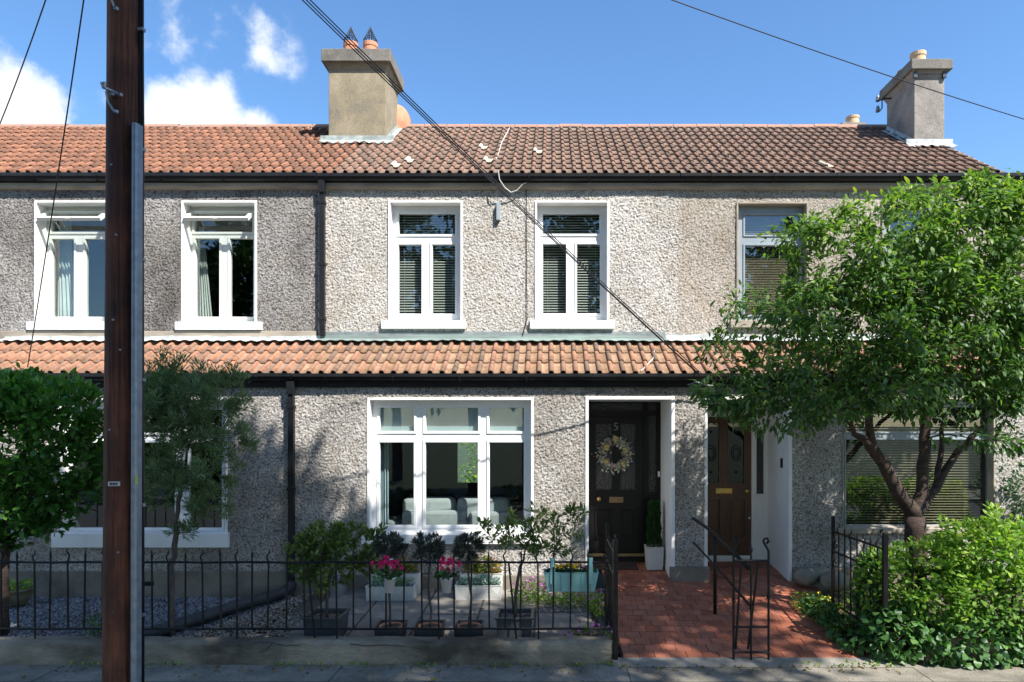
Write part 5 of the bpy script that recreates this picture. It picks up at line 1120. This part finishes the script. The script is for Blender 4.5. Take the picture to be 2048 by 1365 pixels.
# ------------------------------------------------------------------ utility pole and overhead lines
def pole():
    Y = 5.6; x = PX(246, Y); t = empty('utility_pole', (x, Y, ZP), 'tall brown wooden utility pole in front of the left house', 'pole')
    n, k = 20, 48; V = []; F = []; r = np.random.default_rng(5)
    for j in range(k+1):
        f = j/k; z = ZP-.3+(7.7-ZP+.3)*f; rad = .142-.036*f; cx = x-.012+.022*f
        for i in range(n): a = 6.2832*i/n; q = rad*(1+.012*math.sin(3*a+f*2)+r.normal()*.003); V.append((cx+q*math.cos(a), Y+q*math.sin(a), z))
    for j in range(k):
        for i in range(n): F.append((j*n+i, j*n+(i+1) % n, (j+1)*n+(i+1) % n, (j+1)*n+i))
    F.append(tuple(k*n+i for i in range(n)))
    MB().add(V, F).build('shaft', 'pole_wood', t, True)
    xa = lambda z: x-.03+.055*((z-ZP+.3)/(7.97))
    def cx_(px, py, Yy): return P(px, py, Yy)
    zt = PZ(247, Y-.1); z0 = ZP
    c0, c1 = P(268, 1365, Y-.09), P(271, 247, Y-.09)
    m = MB(); w = .030; d = .05      # galvanised U channel guarding the cable
    for a, b, yy in ((-w, w, -.06), ):
        lo = Vector((c0.x, Y-.10, z0)); hi = Vector((c1.x, Y-.10, zt))
        pr = [(-w, .06), (-w*.8, .0), (-w*.45, -.015), (0, -.02), (w*.45, -.015), (w*.8, .0), (w, .06)]
        V = [(lo.x+u, lo.y+v, lo.z) for u, v in pr]+[(hi.x+u, hi.y+v, hi.z) for u, v in pr]; q = len(pr)
        m.add(V, [(i, i+1, q+i+1, q+i) for i in range(q-1)])
    ch = m.build('cable_guard', 'steel', t); s = ch.modifiers.new('t', 'SOLIDIFY'); s.thickness = .004
    for px, yo in ((283, 0), (286, 1.0)):
        MB().tube([P(px, 1365, Y+.03+.01*yo)-Vector((0, 0, .6)), P(px, 900, Y+.03), P(px-1, 500, Y+.03), P(px-2+yo*2, 260, Y+.02), P(px-3+yo*2, 130, Y+.02), P(px-3+yo*2, 0, Y+.02), P(px-6, -300, Y+.02)], .011, 6).build('cable', 'black_cable', t, True)
    for py in (60, 300, 520, 760, 1010, 1230): c = P(284, py, Y+.01); MB().box(c.x-.03, c.x+.02, c.y-.02, c.y+.02, c.z-.012, c.z+.012).build('cable_clip', 'steel', t)
    for px, py in ((222, 330), (232, 470), (226, 640), (240, 700), (219, 860), (236, 1105), (225, 1225)): c = P(px, py, Y-.128); MB().lathe((c.x, c.y, c.z-.008), [(0, 0), (.010, .002), (.010, .014), (0, .016)], 6).build('nail', 'steel', t)
    # step / line bracket
    b = MB(); Yb = Y-.16; b.tube([P(203, 165, Yb-.02), P(206, 175, Yb-.02), P(237, 188, Yb)], .012, 5).tube([P(212, 183, Yb-.02), P(216, 203, Yb), P(228, 222, Yb+.01)], .009, 5).tube([P(209, 164, Yb-.02), P(210, 175, Yb-.02)], .009, 5)
    b.build('line_bracket', 'steel', t)
    for px, py in ((220, 187), (237, 188), (229, 222), (229, 15)): c = P(px, py, Yb); MB().lathe((c.x, c.y+.02, c.z-.015), [(0, 0), (.02, .004), (.02, .026), (0, .03)], 6).build('bolt', 'steel', t)
    MB().tube([P(220, -10, Yb), P(229, 14, Yb)], .009, 5).build('stay_bolt', 'steel', t)
    MB().box(PX(217, Yb+.015), PX(238, Yb+.015), Yb+.008, Yb+.03, PZ(973, Yb), PZ(964, Yb)).build('number_plate', 'label_white', t)
    for k in range(5): a = 220+k*3.4; MB().box(PX(a, Yb+.01), PX(a+1.6, Yb+.01), Yb+.004, Yb+.0078, PZ(971, Yb), PZ(966, Yb)).build('plate_mark', 'iron', t)
    MB().box(PX(270, Y-.13), PX(274.5, Y-.13), Y-.126, Y-.122, PZ(968, Y-.13), PZ(952, Y-.13)).build('sticker', 'sticker_yellow', t)
    return Vector((x, Y, 7.0))
ptop = pole()
def line(a, b, sag, r, label, n=24, mt='black_cable'):
    a, b = Vector(a), Vector(b); pts = [a.lerp(b, i/n)-Vector((0, 0, sag*4*(i/n)*(1-i/n))) for i in range(n+1)]
    return tag(MB().tube(pts, r, 5).build('overhead_cable', mt, None, True, origin=a), label, 'cable')
E = Vector((PX(1400, 9.2), 9.2, PZ(752, 9.2)))
for k, (da, db, lab) in enumerate((((0, 0, 0), (0, 0, 0), 'lowest of the three black cables running down to the door eaves'), ((.02, 0, .03), (.0, 0, .015), 'middle of the three black cables running down to the door eaves'), ((.03, 0, .065), (.02, 0, .03), 'uppermost of the three black cables running down to the door eaves'))):
    line(Vector((ptop.x+.1, 5.6, 6.98))+Vector(da), E+Vector(db), .06+.01*k, .0058, lab)
line((ptop.x+.1, 5.6, 7.35), (PX(2300, 10), 10, PZ(312, 10)), .18, .0062, 'single cable crossing the sky towards the right chimney')
line((ptop.x-.1, 5.6, 7.2), P(55, 735, 9.25), .12, .007, 'thin cable dropping past the left upper window to the lower eaves')
line((ptop.x-.1, 5.6, 7.3), P(-60, 380, 10.1), .25, .007, 'thin cable at the far left running to the upper eaves')
MB().tube([E+Vector((-.15, .08, -.12)), E+Vector((-.03, .05, -.08)), E+Vector((.08, .06, -.12)), E+Vector((.2, .1, -.13))], .008, 5).build('cable_bracket', 'lead', HM)
# ------------------------------------------------------------------ pots and small plants
rng = np.random.default_rng(77)
def potted_tree(pxc, Yf, w, label, crown_px, mat_leaf, nt, per, size, wr, open_, stem_px, seed):
    global rng; rng = np.random.default_rng(seed)
    zr = PZ(1237, Yf); zb = garden_z(Yf+.2); x = PX(pxc, Yf); yc = Yf+w/2
    t = empty('square_planter', (x, yc, zb), 'slate grey square planter '+label[0], 'planter', 'square slate planters')
    MB().open_box((x, yc, zb), w*.84, w*.84, w*.92, w*.92, zr-zb, .02, .018).build('box', 'planter_grey', t, bevel=.006)
    MB().box(x-w*.40, x+w*.40, yc-w*.40, yc+w*.40, zr-.08, zr-.055).build('soil', 'soil', t)
    st = stones('pebbles', 'gravel_pea', x-w*.38, x+w*.38, yc-w*.38, yc+w*.38, lambda a, b: zr-.053+0*a, 420, .008, .016); st.parent = t; st.location = -wl(t)
    e = empty('potted_tree', (x, yc, zr-.06), label[1], 'tree', 'small trees in square planters')
    J = lambda px, py, dy=0.: tuple(P(px, py, yc+dy))
    bl = [((c[0], c[1], c[2]), r) for c, r in [(J(a, b, d), (rx, ry, rz)) for a, b, d, rx, ry, rz in crown_px]]
    tg, _ = in_blobs(nt, bl, .35); tubes, segs = skeleton([[(x, yc, zr-.07)]+[J(*q) for q in stem_px]], [[.02, .018, .017, .008][:len(stem_px)+1]], [tuple(p) for p in tg], .0025, .07, .3)
    tubes_obj('trunk', tubes, 'bark_grey', e)
    Pn, Dn = along(segs, per, .03, open_); Dn[:, 2] += .3
    leaves('foliage', Pn, Dn, rng.uniform(size*.7, size*1.25, len(Pn)), wr, mat_leaf, e, .4+rng.normal(size=len(Pn))*.28, curl=.12)
potted_tree(640, 7.3, .42, ('at the left, by the drain pipe', 'dense olive green tree in the left slate planter'), [(650, 1080, .1, .30, .3, .22), (610, 1115, .1, .22, .25, .25), (700, 1090, .0, .28, .25, .24), (655, 1130, 0, .34, .3, .25), (730, 1110, .1, .18, .2, .26), (615, 1165, 0, .10, .12, .14), (760, 1075, 0, .08, .1, .1)], 'leaf_laurel', 190, 32, .062, .34, .35, [(655, 1200), (657, 1150), (665, 1090)], 91)
potted_tree(1028, 7.3, .42, ('at the right, nearer the teal planter', 'airy small tree in the right slate planter'), [(1000, 1060, 0, .26, .25, .2), (1060, 1050, .1, .3, .25, .22), (1120, 1060, .1, .25, .25, .26), (1150, 1030, 0, .12, .12, .16), (1045, 1095, 0, .35, .3, .12), (965, 1050, 0, .1, .1, .1), (1100, 1100, 0, .3, .25, .10), (1050, 1020, 0, .1, .1, .08)], 'leaf_laurel', 105, 17, .068, .30, .35, [(1034, 1190), (1040, 1135), (1050, 1100)], 92)
def lollipop(pxc, label, seed):
    global rng; rng = np.random.default_rng(seed); Yf = 7.32; w = .30; zr = PZ(1256, Yf); zb = garden_z(Yf)-.01; x = PX(pxc, Yf+.1); yc = Yf+w/2
    t = empty('trough_pot', (x, yc, zb), 'dark square pot '+label[0], 'pot', 'dark square pots by the wall')
    MB().open_box((x, yc, zb), w*.9, w*.9, w, w, zr-zb, .014, .008).build('box', 'planter_dark', t, bevel=.004)
    MB().lathe((x, yc, zr-.10), [(.0, .02), (.12, .02), (.132, .085), (.118, .085), (.112, .06)], 18).build('inner_pot', 'terracotta_pot', t, True); MB().lathe((x, yc, zr-.10), [(0, .066), (.115, .066), (.115, .05), (0, .05)], 18).build('soil', 'soil', t)
    MB().tube([(x-.09, Yf-.005, zb+.045), (x-.06, Yf-.012, zb+.075), (x+.06, Yf-.012, zb+.075), (x+.09, Yf-.005, zb+.045)], .007, 5).build('handle', 'planter_dark', t)
    e = empty('olive_standard', (x, yc, zr-.05), label[1], 'tree', 'three little olive standards'); c = P(pxc, 1097, yc)
    bl = [(tuple(c), (.19, .19, .15)), ((c.x, c.y, c.z+.05), (.15, .15, .12))]; tg, _ = in_blobs(80, bl, .5)
    tubes, segs = skeleton([[(x, yc, zr-.06), (x+.005, yc, .1), (c.x, yc, c.z-.1), (c.x, yc, c.z)]], [[.014, .013, .012, .006]], [tuple(p) for p in tg], .002, .06, .2)
    tubes_obj('trunk', tubes, 'bark_grey', e); Pn, Dn = along(segs, 22, .02, .3); Dn += unit(Pn-np.array(c)-np.array([0, 0, -.1]))*.8; Dn[:, 2] += .25
    leaves('foliage', Pn, Dn, rng.uniform(.035, .065, len(Pn)), .22, 'leaf_olive', e, simple=True, curl=.04)
lollipop(780, ('nearest the left slate planter', 'little olive standard behind the left hanging cyclamen'), 101)
lollipop(858, ('in the middle of three', 'middle of the three little olive standards'), 102)
lollipop(937, ('nearest the right slate planter', 'little olive standard in front of the right white trough'), 103)
def tuft(name, label, cat, centre, r, specs, parent=None, group=None, stems=True):
    """low plant: several leaf/petal layers (mat, n, size, wr, radius factor, height range)"""
    t = empty(name, centre, label, cat, group) if parent is None else parent; c = np.array(centre)
    if stems:
        m = MB()
        for k in range(14): a = rng.uniform(0, 6.28); q = rng.uniform(.2, .9); m.tube([(c[0]+r[0]*.2*math.cos(a), c[1]+r[1]*.2*math.sin(a), c[2]-.02), (c[0]+r[0]*q*math.cos(a), c[1]+r[1]*q*math.sin(a), c[2]+r[2]*rng.uniform(.5, .95))], .0025, 3)
        m.build('stems', 'twig', t)['kind'] = 'stuff'
    for mt, n, s, wr, rf, (h0, h1) in specs:
        a = rng.uniform(0, 6.28, n); q = np.sqrt(rng.random(n))*rf; z = c[2]+r[2]*(h0+(h1-h0)*rng.random(n))*(1-.35*q*q)
        Pn = np.stack([c[0]+r[0]*q*np.cos(a), c[1]+r[1]*q*np.sin(a), z], -1); Dn = np.stack([np.cos(a), np.sin(a), np.full(n, .6)], -1)+rng.normal(size=(n, 3))*.6
        leaves('petals' if 'petal' in mt else 'foliage', Pn, Dn, rng.uniform(s*.7, s*1.2, n), wr, mt, t, simple=s < .03, curl=.1)
    return t
def blooms(t, pts, r, mt, centre_mt=None, n=7):
    for p in pts:
        a = np.linspace(0, 6.283, n, endpoint=False)+rng.random(); Dn = np.stack([np.cos(a), np.full(n, -.45), np.sin(a)], -1)
        leaves('flower', np.repeat(np.array([p]), n, 0)+rng.normal(size=(n, 3))*.001, Dn, r, .75, mt, t, simple=False, curl=-.15, kind=None)
        if centre_mt: leaves('flower_eye', np.array([p])+np.array([[0, -.008, 0]]), np.array([[0, -1, .2]]), r*.45, .9, centre_mt, t, kind=None)
def trough(px0, px1, py0, py1, Y, d, label, plants, hgt=None):
    x0, x1 = PX(px0, Y), PX(px1, Y); zb, zt = garden_z(Y), PZ(py0, Y); cx, cy = (x0+x1)/2, Y+d/2; w = x1-x0
    t = empty('planter_trough', (cx, cy, zb), label[0], 'planter', 'white patterned troughs')
    MB().open_box((cx, cy, zb), w*.98, d*.98, w, d, zt-zb, .015, .006).build('trough', 'planter_white', t, bevel=.003)
    MB().box(cx-w*.48, cx+w*.48, cy-d*.46, cy+d*.46, zt-.05, zt-.03).build('soil', 'soil', t)
    n = 7; h = zt-zb            # raised diamond lattice on the front
    m = MB()
    for i in range(n*2+1):
        for s in (-1, 1):
            a = x0+.01+w*.97*i/(n*2); b = a+s*h*.7
            if x0+.005 < b < x1-.005: m.tube([(a, Y-.002, zb+.025), (b, Y-.002, zt-.03)], .0035, 3, False)
    m.build('lattice', 'planter_white', t)
    tuft('bedding_plants', label[1], 'plants', (cx, cy, zt-.03), (w*.46, d*.5, plants[0]), plants[1])
trough(731, 827, 1174, 1204, 8.85, .24, ('white lattice trough behind the left cyclamen pot', 'silver foliage in the left white trough'), (.13, [('leaf_silver', 500, .05, .35, 1., (.1, 1.)), ('leaf_hedge', 60, .06, .6, .8, (.3, 1.0))]))
trough(910, 1002, 1172, 1202, 8.88, .24, ('white lattice trough behind the right cyclamen pot', 'silver foliage in the right white trough'), (.13, [('leaf_silver', 560, .05, .35, 1., (.1, 1.))]))
trough(742, 838, 1148, 1190, 9.12, .18, ('taller white trough at the back, by the left part of the window', 'yellow and rust plants in the back left trough'), (.26, [('leaf_autumn', 420, .05, .5, 1., (.1, 1.)), ('leaf_hedge', 160, .05, .5, 1., (.1, .8))]))
trough(920, 1004, 1148, 1190, 9.14, .16, ('taller white trough at the back, by the right part of the window', 'yellow and green plants in the back right trough'), (.26, [('leaf_autumn', 380, .05, .5, 1., (.1, 1.)), ('leaf_hedge', 260, .05, .5, 1., (.1, .9))]))
def hang_pot(pxc, label, seed):
    global rng; rng = np.random.default_rng(seed); Y = YF-.085; x = PX(pxc, Y); zt, zb = PZ(1155, Y), PZ(1185, Y)
    t = empty('hanging_pot', (x, Y, zb), label[0], 'pot', 'white pots hung on the railings')
    MB().lathe((x, Y, zb), [(0, 0), (.045, 0), (.062, zt-zb-.012), (.068, zt-zb-.012), (.068, zt-zb), (.055, zt-zb), (.045, .03), (0, .03)], 20).build('pot', 'pot_white_metal', t, True)
    MB().box(x-.014, x+.014, Y+.055, Y+.06, zt-.02, PZ(1119, YF)).box(x-.014, x+.014, Y+.06, YF+.02, PZ(1120, YF), PZ(1119, YF)+.004).build('strap', 'pot_white_metal', t)
    c = tuft('cyclamen', label[1], 'flowers', (x, Y, zt-.01), (.10, .09, .12), [('leaf_box', 60, .055, .8, 1., (.0, .7))])
    pts = [(x+rng.normal()*.055, Y+rng.normal()*.04, PZ(1127, Y)+rng.normal()*.03) for k in range(20)]; blooms(c, pts, .034, 'petal_pink', None, 5)
hang_pot(779, ('white hanging pot in front of the left olive standard', 'magenta cyclamen in the left hanging pot'), 111)
hang_pot(893, ('white hanging pot between the middle and right olive standards', 'magenta cyclamen in the right hanging pot'), 112)
def teal():
    global rng; rng = np.random.default_rng(121); Y = YF+.10; x0, x1 = PX(1088, Y), PX(1196, Y); zt, zb = PZ(1142, Y), PZ(1181, Y); cx = (x0+x1)/2; w = x1-x0
    t = empty('rail_planter', (cx, Y, zb), 'teal plastic planter hooked over the railings', 'planter')
    MB().open_box((cx, Y, zb), w*.86, .13, w, .17, zt-zb, .01, .006).build('trough', 'planter_teal', t, bevel=.008)
    for px in (1105, 1180):
        x = PX(px, Y); MB().box(x-.026, x+.026, Y-.094, Y-.086, zt-.12, PZ(1120, YF)+.02).box(x-.018, x+.018, YF-.02, Y-.086, PZ(1120, YF)+.012, PZ(1120, YF)+.02).box(x-.018, x+.018, YF-.028, YF-.02, PZ(1134, YF), PZ(1120, YF)+.02).build('hook', 'planter_teal', t, bevel=.004)
    for i in range(5): xx = x0+w*(.12+.19*i); MB().tube([(xx*.93+cx*.07, Y-.070, zb+.01), (xx, Y-.083, zt-.02)], .006, 4).build('rib', 'planter_teal', t)
    c = tuft('bedding_flowers', 'yellow and mauve flowers in the teal rail planter', 'flowers', (cx, Y, zt-.02), (w*.45, .08, .09), [('leaf_box', 260, .04, .6, 1., (0, .8)), ('petal_mauve', 90, .026, .7, 1., (.5, 1.1))])
    blooms(c, [(cx-.06+rng.normal()*.07, Y-.03+rng.normal()*.03, zt+.055+rng.normal()*.012) for k in range(18)], .026, 'petal_yellow', None, 8)
teal()
rng = np.random.default_rng(131)
def flower_clump(px, py, Y, r, label, petal, np_, leafm='leaf_hedge', n=420):
    c = P(px, py, Y); c.z = garden_z(Y)
    tuft('flower_clump', label, 'flowers', tuple(c), r, [(leafm, n, .045, .5, 1., (.05, .9)), (petal, np_, .034, .8, 1., (.55, 1.15))])
flower_clump(1068, 1180, 8.75, (.30, .2, .30), 'pink flowers growing beyond the airy potted tree', 'petal_mauve', 120)
flower_clump(1150, 1190, 8.7, (.35, .2, .18), 'low green plants below the teal planter', 'petal_mauve', 40)
flower_clump(1205, 1185, 8.3, (.16, .3, .26), 'pink flowers along the left edge of the tiled path', 'petal_mauve', 60)
flower_clump(1180, 1262, 7.25, (.30, .12, .22), 'pink and white flowers behind the wall end', 'petal_mauve', 70, n=260)
MB().box(PX(1150, 7.3), PX(1150, 7.3)+.30, 7.2, 7.42, -.2, -.06).build('soil_tray', 'planter_dark', None)
tag(bpy.data.objects['soil_tray'], 'dark low tray of flowers beside the gate', 'tray')
flower_clump(196, 1240, 7.5, (.14, .14, .30), 'small weedy plant just left of the pole foot', 'petal_white', 6, 'leaf_bay', 160)
# right-hand border of the path: weeds, yellow poppies, boulders
flower_clump(1640, 1200, 8.3, (.28, .55, .22), 'weeds with yellow poppies right of the tiled path', 'petal_yellow', 26, 'leaf_hedge', 620)
flower_clump(1690, 1240, 7.55, (.22, .4, .22), 'weeds at the foot of the ivy covered gate', 'petal_yellow', 10, 'leaf_ivy', 420)
flower_clump(1760, 1190, 8.5, (.45, .4, .30), 'leafy bed with yellow flowers beyond the right gate', 'petal_yellow', 34, 'leaf_hedge', 520)
for k, (px, py, Y, r, lab) in enumerate(((1614, 1152, 9.15, .17, 'rounded boulder against the wall by the wooden door'), (1640, 1146, 9.2, .15, 'boulder behind, resting near the wide window'), (1668, 1160, 8.95, .19, 'flat boulder in the bed near the right gate'))):
    c = P(px, py, Y); m = MB(); n = 12; V = []; q = np.random.default_rng(k+3)
    for i in range(8):
        th = math.pi*i/7
        for j in range(n): a = 6.283*j/n; s = r*(1+.08*math.sin(3*a+k)+q.normal()*.02); V.append((c.x+s*math.sin(th)*math.cos(a), c.y+s*.8*math.sin(th)*math.sin(a), c.z-.02+s*.72*math.cos(th)))
    m.add(V, [(i*n+j, i*n+(j+1) % n, (i+1)*n+(j+1) % n, (i+1)*n+j) for i in range(7) for j in range(n)]); tag(m.build('boulder', 'boulder', None, True, origin=c), lab, 'boulder', 'boulders by the path')
struct(MB().box(3.27, 7.6, 7.1, 9.40, -.35, -.12).build('right_garden_bed', 'soil'))
# porch things
def topiary():
    global rng; rng = np.random.default_rng(141); Y = 9.95; x = PX(1308, Y); zb = path_z(Y); zt = PZ(1095, Y-.12)
    t = empty('porch_pot', (x, Y, zb), 'pale grey square pot in the porch of the black door', 'pot')
    MB().open_box((x, Y, zb), .22, .22, .25, .25, zt-zb, .014, .008).build('pot', 'planter_white', t, bevel=.004)
    MB().box(x-.11, x+.11, Y-.11, Y+.11, zt-.05, zt-.03).build('soil', 'soil', t)
    e = empty('topiary', (x, Y, zt-.03), 'clipped green topiary column in the porch', 'topiary'); MB().tube([(x, Y, zt-.04), (x, Y, zt+.6)], .012, 6).build('stem', 'twig', e)
    n = 3200; h = rng.random(n); a = rng.uniform(0, 6.28, n); r = (.105-.03*h+.012*np.sin(h*20+a))*(.75+.25*rng.random(n)); top = PZ(1003, Y)
    Pn = np.stack([x+r*np.cos(a), Y+r*np.sin(a), zt+h*(top-zt)], -1); Dn = np.stack([np.cos(a), np.sin(a), .5+0*a], -1)+rng.normal(size=(n, 3))*.5
    leaves('foliage', Pn, Dn, .028, .6, 'leaf_box', e, simple=True)
topiary()
def wreath():
    global rng; rng = np.random.default_rng(151); c = P(1229, 909, YD-.03); t = empty('wreath', c, 'floral wreath of cream and pink flowers on the black door', 'wreath'); R0 = .19
    MB().tube([(c.x+R0*math.cos(a), c.y+.02, c.z+R0*math.sin(a)) for a in np.linspace(0, 6.2832, 25)], .022, 6).build('ring', 'twig', t)
    n = 900; a = rng.uniform(0, 6.28, n); r = R0+rng.normal(size=n)*.036; Pn = np.stack([c.x+r*np.cos(a), c.y+rng.uniform(-.03, .03, n), c.z+r*np.sin(a)], -1); Dn = np.stack([np.cos(a), -.5+0*a, np.sin(a)], -1)+rng.normal(size=(n, 3))*.7
    leaves('greenery', Pn[:260], Dn[:260], .052, .34, 'leaf_silver', t); leaves('blossom', Pn[430:]+np.array([0, -.03, 0]), Dn[430:], .042, .8, 'petal_white', t); leaves('blossom', Pn[:60]+.01, Dn[60:120], .034, .8, 'petal_mauve', t)
    for px, py in ((1214, 896), (1213, 921), (1250, 902), (1248, 928), (1231, 878)): blooms(t, [tuple(P(px, py, YD-.085))], .056, 'petal_cream', 'petal_yellow', 9)
    for px, py in ((1225, 932), (1259, 909), (1208, 890), (1247, 924), (1228, 931)): blooms(t, [tuple(P(px, py, YD-.065))], .034, 'petal_rose', None, 7)
wreath()
zm = lambda y: path_z(y)+.016
tag(MB().add([(.60, 9.88, zm(9.88)), (1.26, 9.88, zm(9.88)), (1.26, 10.24, zm(10.24)), (.60, 10.24, zm(10.24)), (.60, 9.88, zm(9.88)-.014), (1.26, 9.88, zm(9.88)-.014), (1.26, 10.24, zm(10.24)-.014), (.60, 10.24, zm(10.24)-.014)], [(0, 1, 2, 3), (4, 5, 1, 0), (5, 6, 2, 1), (6, 7, 3, 2), (7, 4, 0, 3)]).build('doormat', 'doormat', None, origin=(.93, 10.05, path_z(10.05))), 'dark coir doormat at the black front door', 'doormat')
# drain pipe across the gravel, edging beside the path
dp = MB(); a = P(583, 1168, YL-.06); dp.tube([tuple(a), (a.x-.01, YL-.12, -.07), (a.x-.05, YL-.26, -.11), (a.x-.30, 8.75, -.12), (a.x-.92, 7.20, -.13)], .075, 12)
tag(dp.build('drain_pipe', 'rubber_pipe', None, True, origin=(a.x-.4, 8.4, -.2)), 'thick black drain pipe lying across the gravel', 'pipe')
tag(MB().tube([(.63, 9.2, -.10), (.60, 8.3, -.15), (.56, 7.3, -.19)], .045, 10).build('edging_pipe', 'rubber_pipe', None, True, origin=(.6, 8.3, -.2)), 'dark pipe edging between the paving and the tiled path', 'pipe')
tag(MB().box(.68, .735, 7.0, 9.36, -.3, -.02).build('path_kerb', 'concrete_sill', None, origin=(.7, 8, -.3)), 'thin concrete kerb along the left of the tiled path', 'kerb') if False else None
# glazed bowl on the left, small grey box by the downpipe
b = P(35, 1190, 8.9); bo = empty('bowl_planter', (b.x, 8.9, GL), 'glazed bowl planter on the gravel at the far left', 'planter')
MB().lathe((b.x, 8.9, GL), [(.0, 0), (.10, 0), (.12, .03), (.16, .12), (.19, .19), (.21, .20), (.21, .225), (.18, .225), (.15, .14), (0, .14)], 22).build('bowl', 'bowl_glaze', bo, True)
tuft('bowl_plant', 'yellow green plant in the glazed bowl', 'plant', (b.x, 8.9, GL+.16), (.17, .17, .17), [('leaf_hedge', 160, .06, .5, 1., (.1, 1.))])
x = PX(680, 9.1); tag(MB().box(PX(662, 9.1), PX(688, 9.1), 9.05, 9.3, garden_z(9.1)-.02, PZ(1158, 9.1)).build('storage_box', 'pot_grey_box', None, origin=(x, 9.15, garden_z(9.1)), bevel=.01), 'small grey box against the wall behind the left potted tree', 'box')
n = 40; A = rng.uniform(0, 6.28, n); Pn = np.repeat(np.array([tuple(P(645, 1196, 9.0))]), n, 0)+rng.normal(size=(n, 3))*np.array([.05, .03, .01]); Pn[:, 2] = -.15
dt = empty('dry_grass', (PX(645, 9.0), 9.0, -.15), 'dry straw coloured grass tuft by the downpipe', 'grass'); leaves('blades', Pn, np.stack([np.cos(A)*.5, np.sin(A)*.3, 1+0*A], -1), .22, .05, 'leaf_litter', dt)
# fallen leaves on the footpath
rng = np.random.default_rng(161)
n = 520; q = rng.random(n); X = rng.uniform(-5.4, 3.5, n); Yv = 6.84-np.abs(rng.normal(size=n))*.09; k = rng.random(n) < .25; Yv[k] = rng.uniform(5.9, 6.85, k.sum())
Pn = np.stack([X, Yv, np.full(n, ZP+.008)], -1); Dn = np.stack([np.cos(q*6.28), np.sin(q*6.28), .12+.1*rng.random(n)], -1)
tag(leaves('fallen_leaves', Pn, Dn, rng.uniform(.012, .045, n), .6, 'leaf_litter', None), 'small dry leaves scattered along the foot of the wall', 'leaves')
yl = P(858, 1350, 6.4); o = leaves('fallen_leaf', np.array([(yl.x, yl.y, ZP+.012)]), np.array([(.9, .2, .25)]), .10, .8, 'petal_yellow', None, kind=None); tag(o, 'single yellow fallen leaf on the footpath', 'leaf')
n = 260; Xw = np.concatenate([rng.normal(c, .12, n//13) for c in (-4.6, -3.9, -2.6, -1.9, -1.2, -.4, .3, .66, 2.6, 2.9, 3.1, 3.3, 3.4)]); n = len(Xw)
Pn = np.stack([Xw, 6.868-.02*rng.random(n)+.06*(Xw > 2)*(-1+2*rng.random(n)), np.full(n, ZP+.004)], -1); Dn = rng.normal(size=(n, 3))*.6+np.array([0, -.3, .9])
tag(leaves('weeds', Pn, Dn, rng.uniform(.02, .06, n), .35, 'leaf_hedge', None), 'small green weeds along the foot of the wall', 'weeds')
# back garden glimpsed through the sitting room
rng = np.random.default_rng(171)
gx, gy = -3.0, 21.5
t = empty('back_garden_shrub', (gx, gy, -.4), 'sunlit shrub in the back garden seen through the sitting room', 'shrub'); MB().tube([(gx, gy, -.42), (gx, gy, 1.5)], .05, 6).build('stem', 'bark', t)
Pn, Dn = in_blobs(1500, [((gx, gy, 1.1), (1.6, .8, 1.3))], .6); leaves('foliage', Pn, Dn, .14, .6, 'leaf_hedge', t, simple=True)
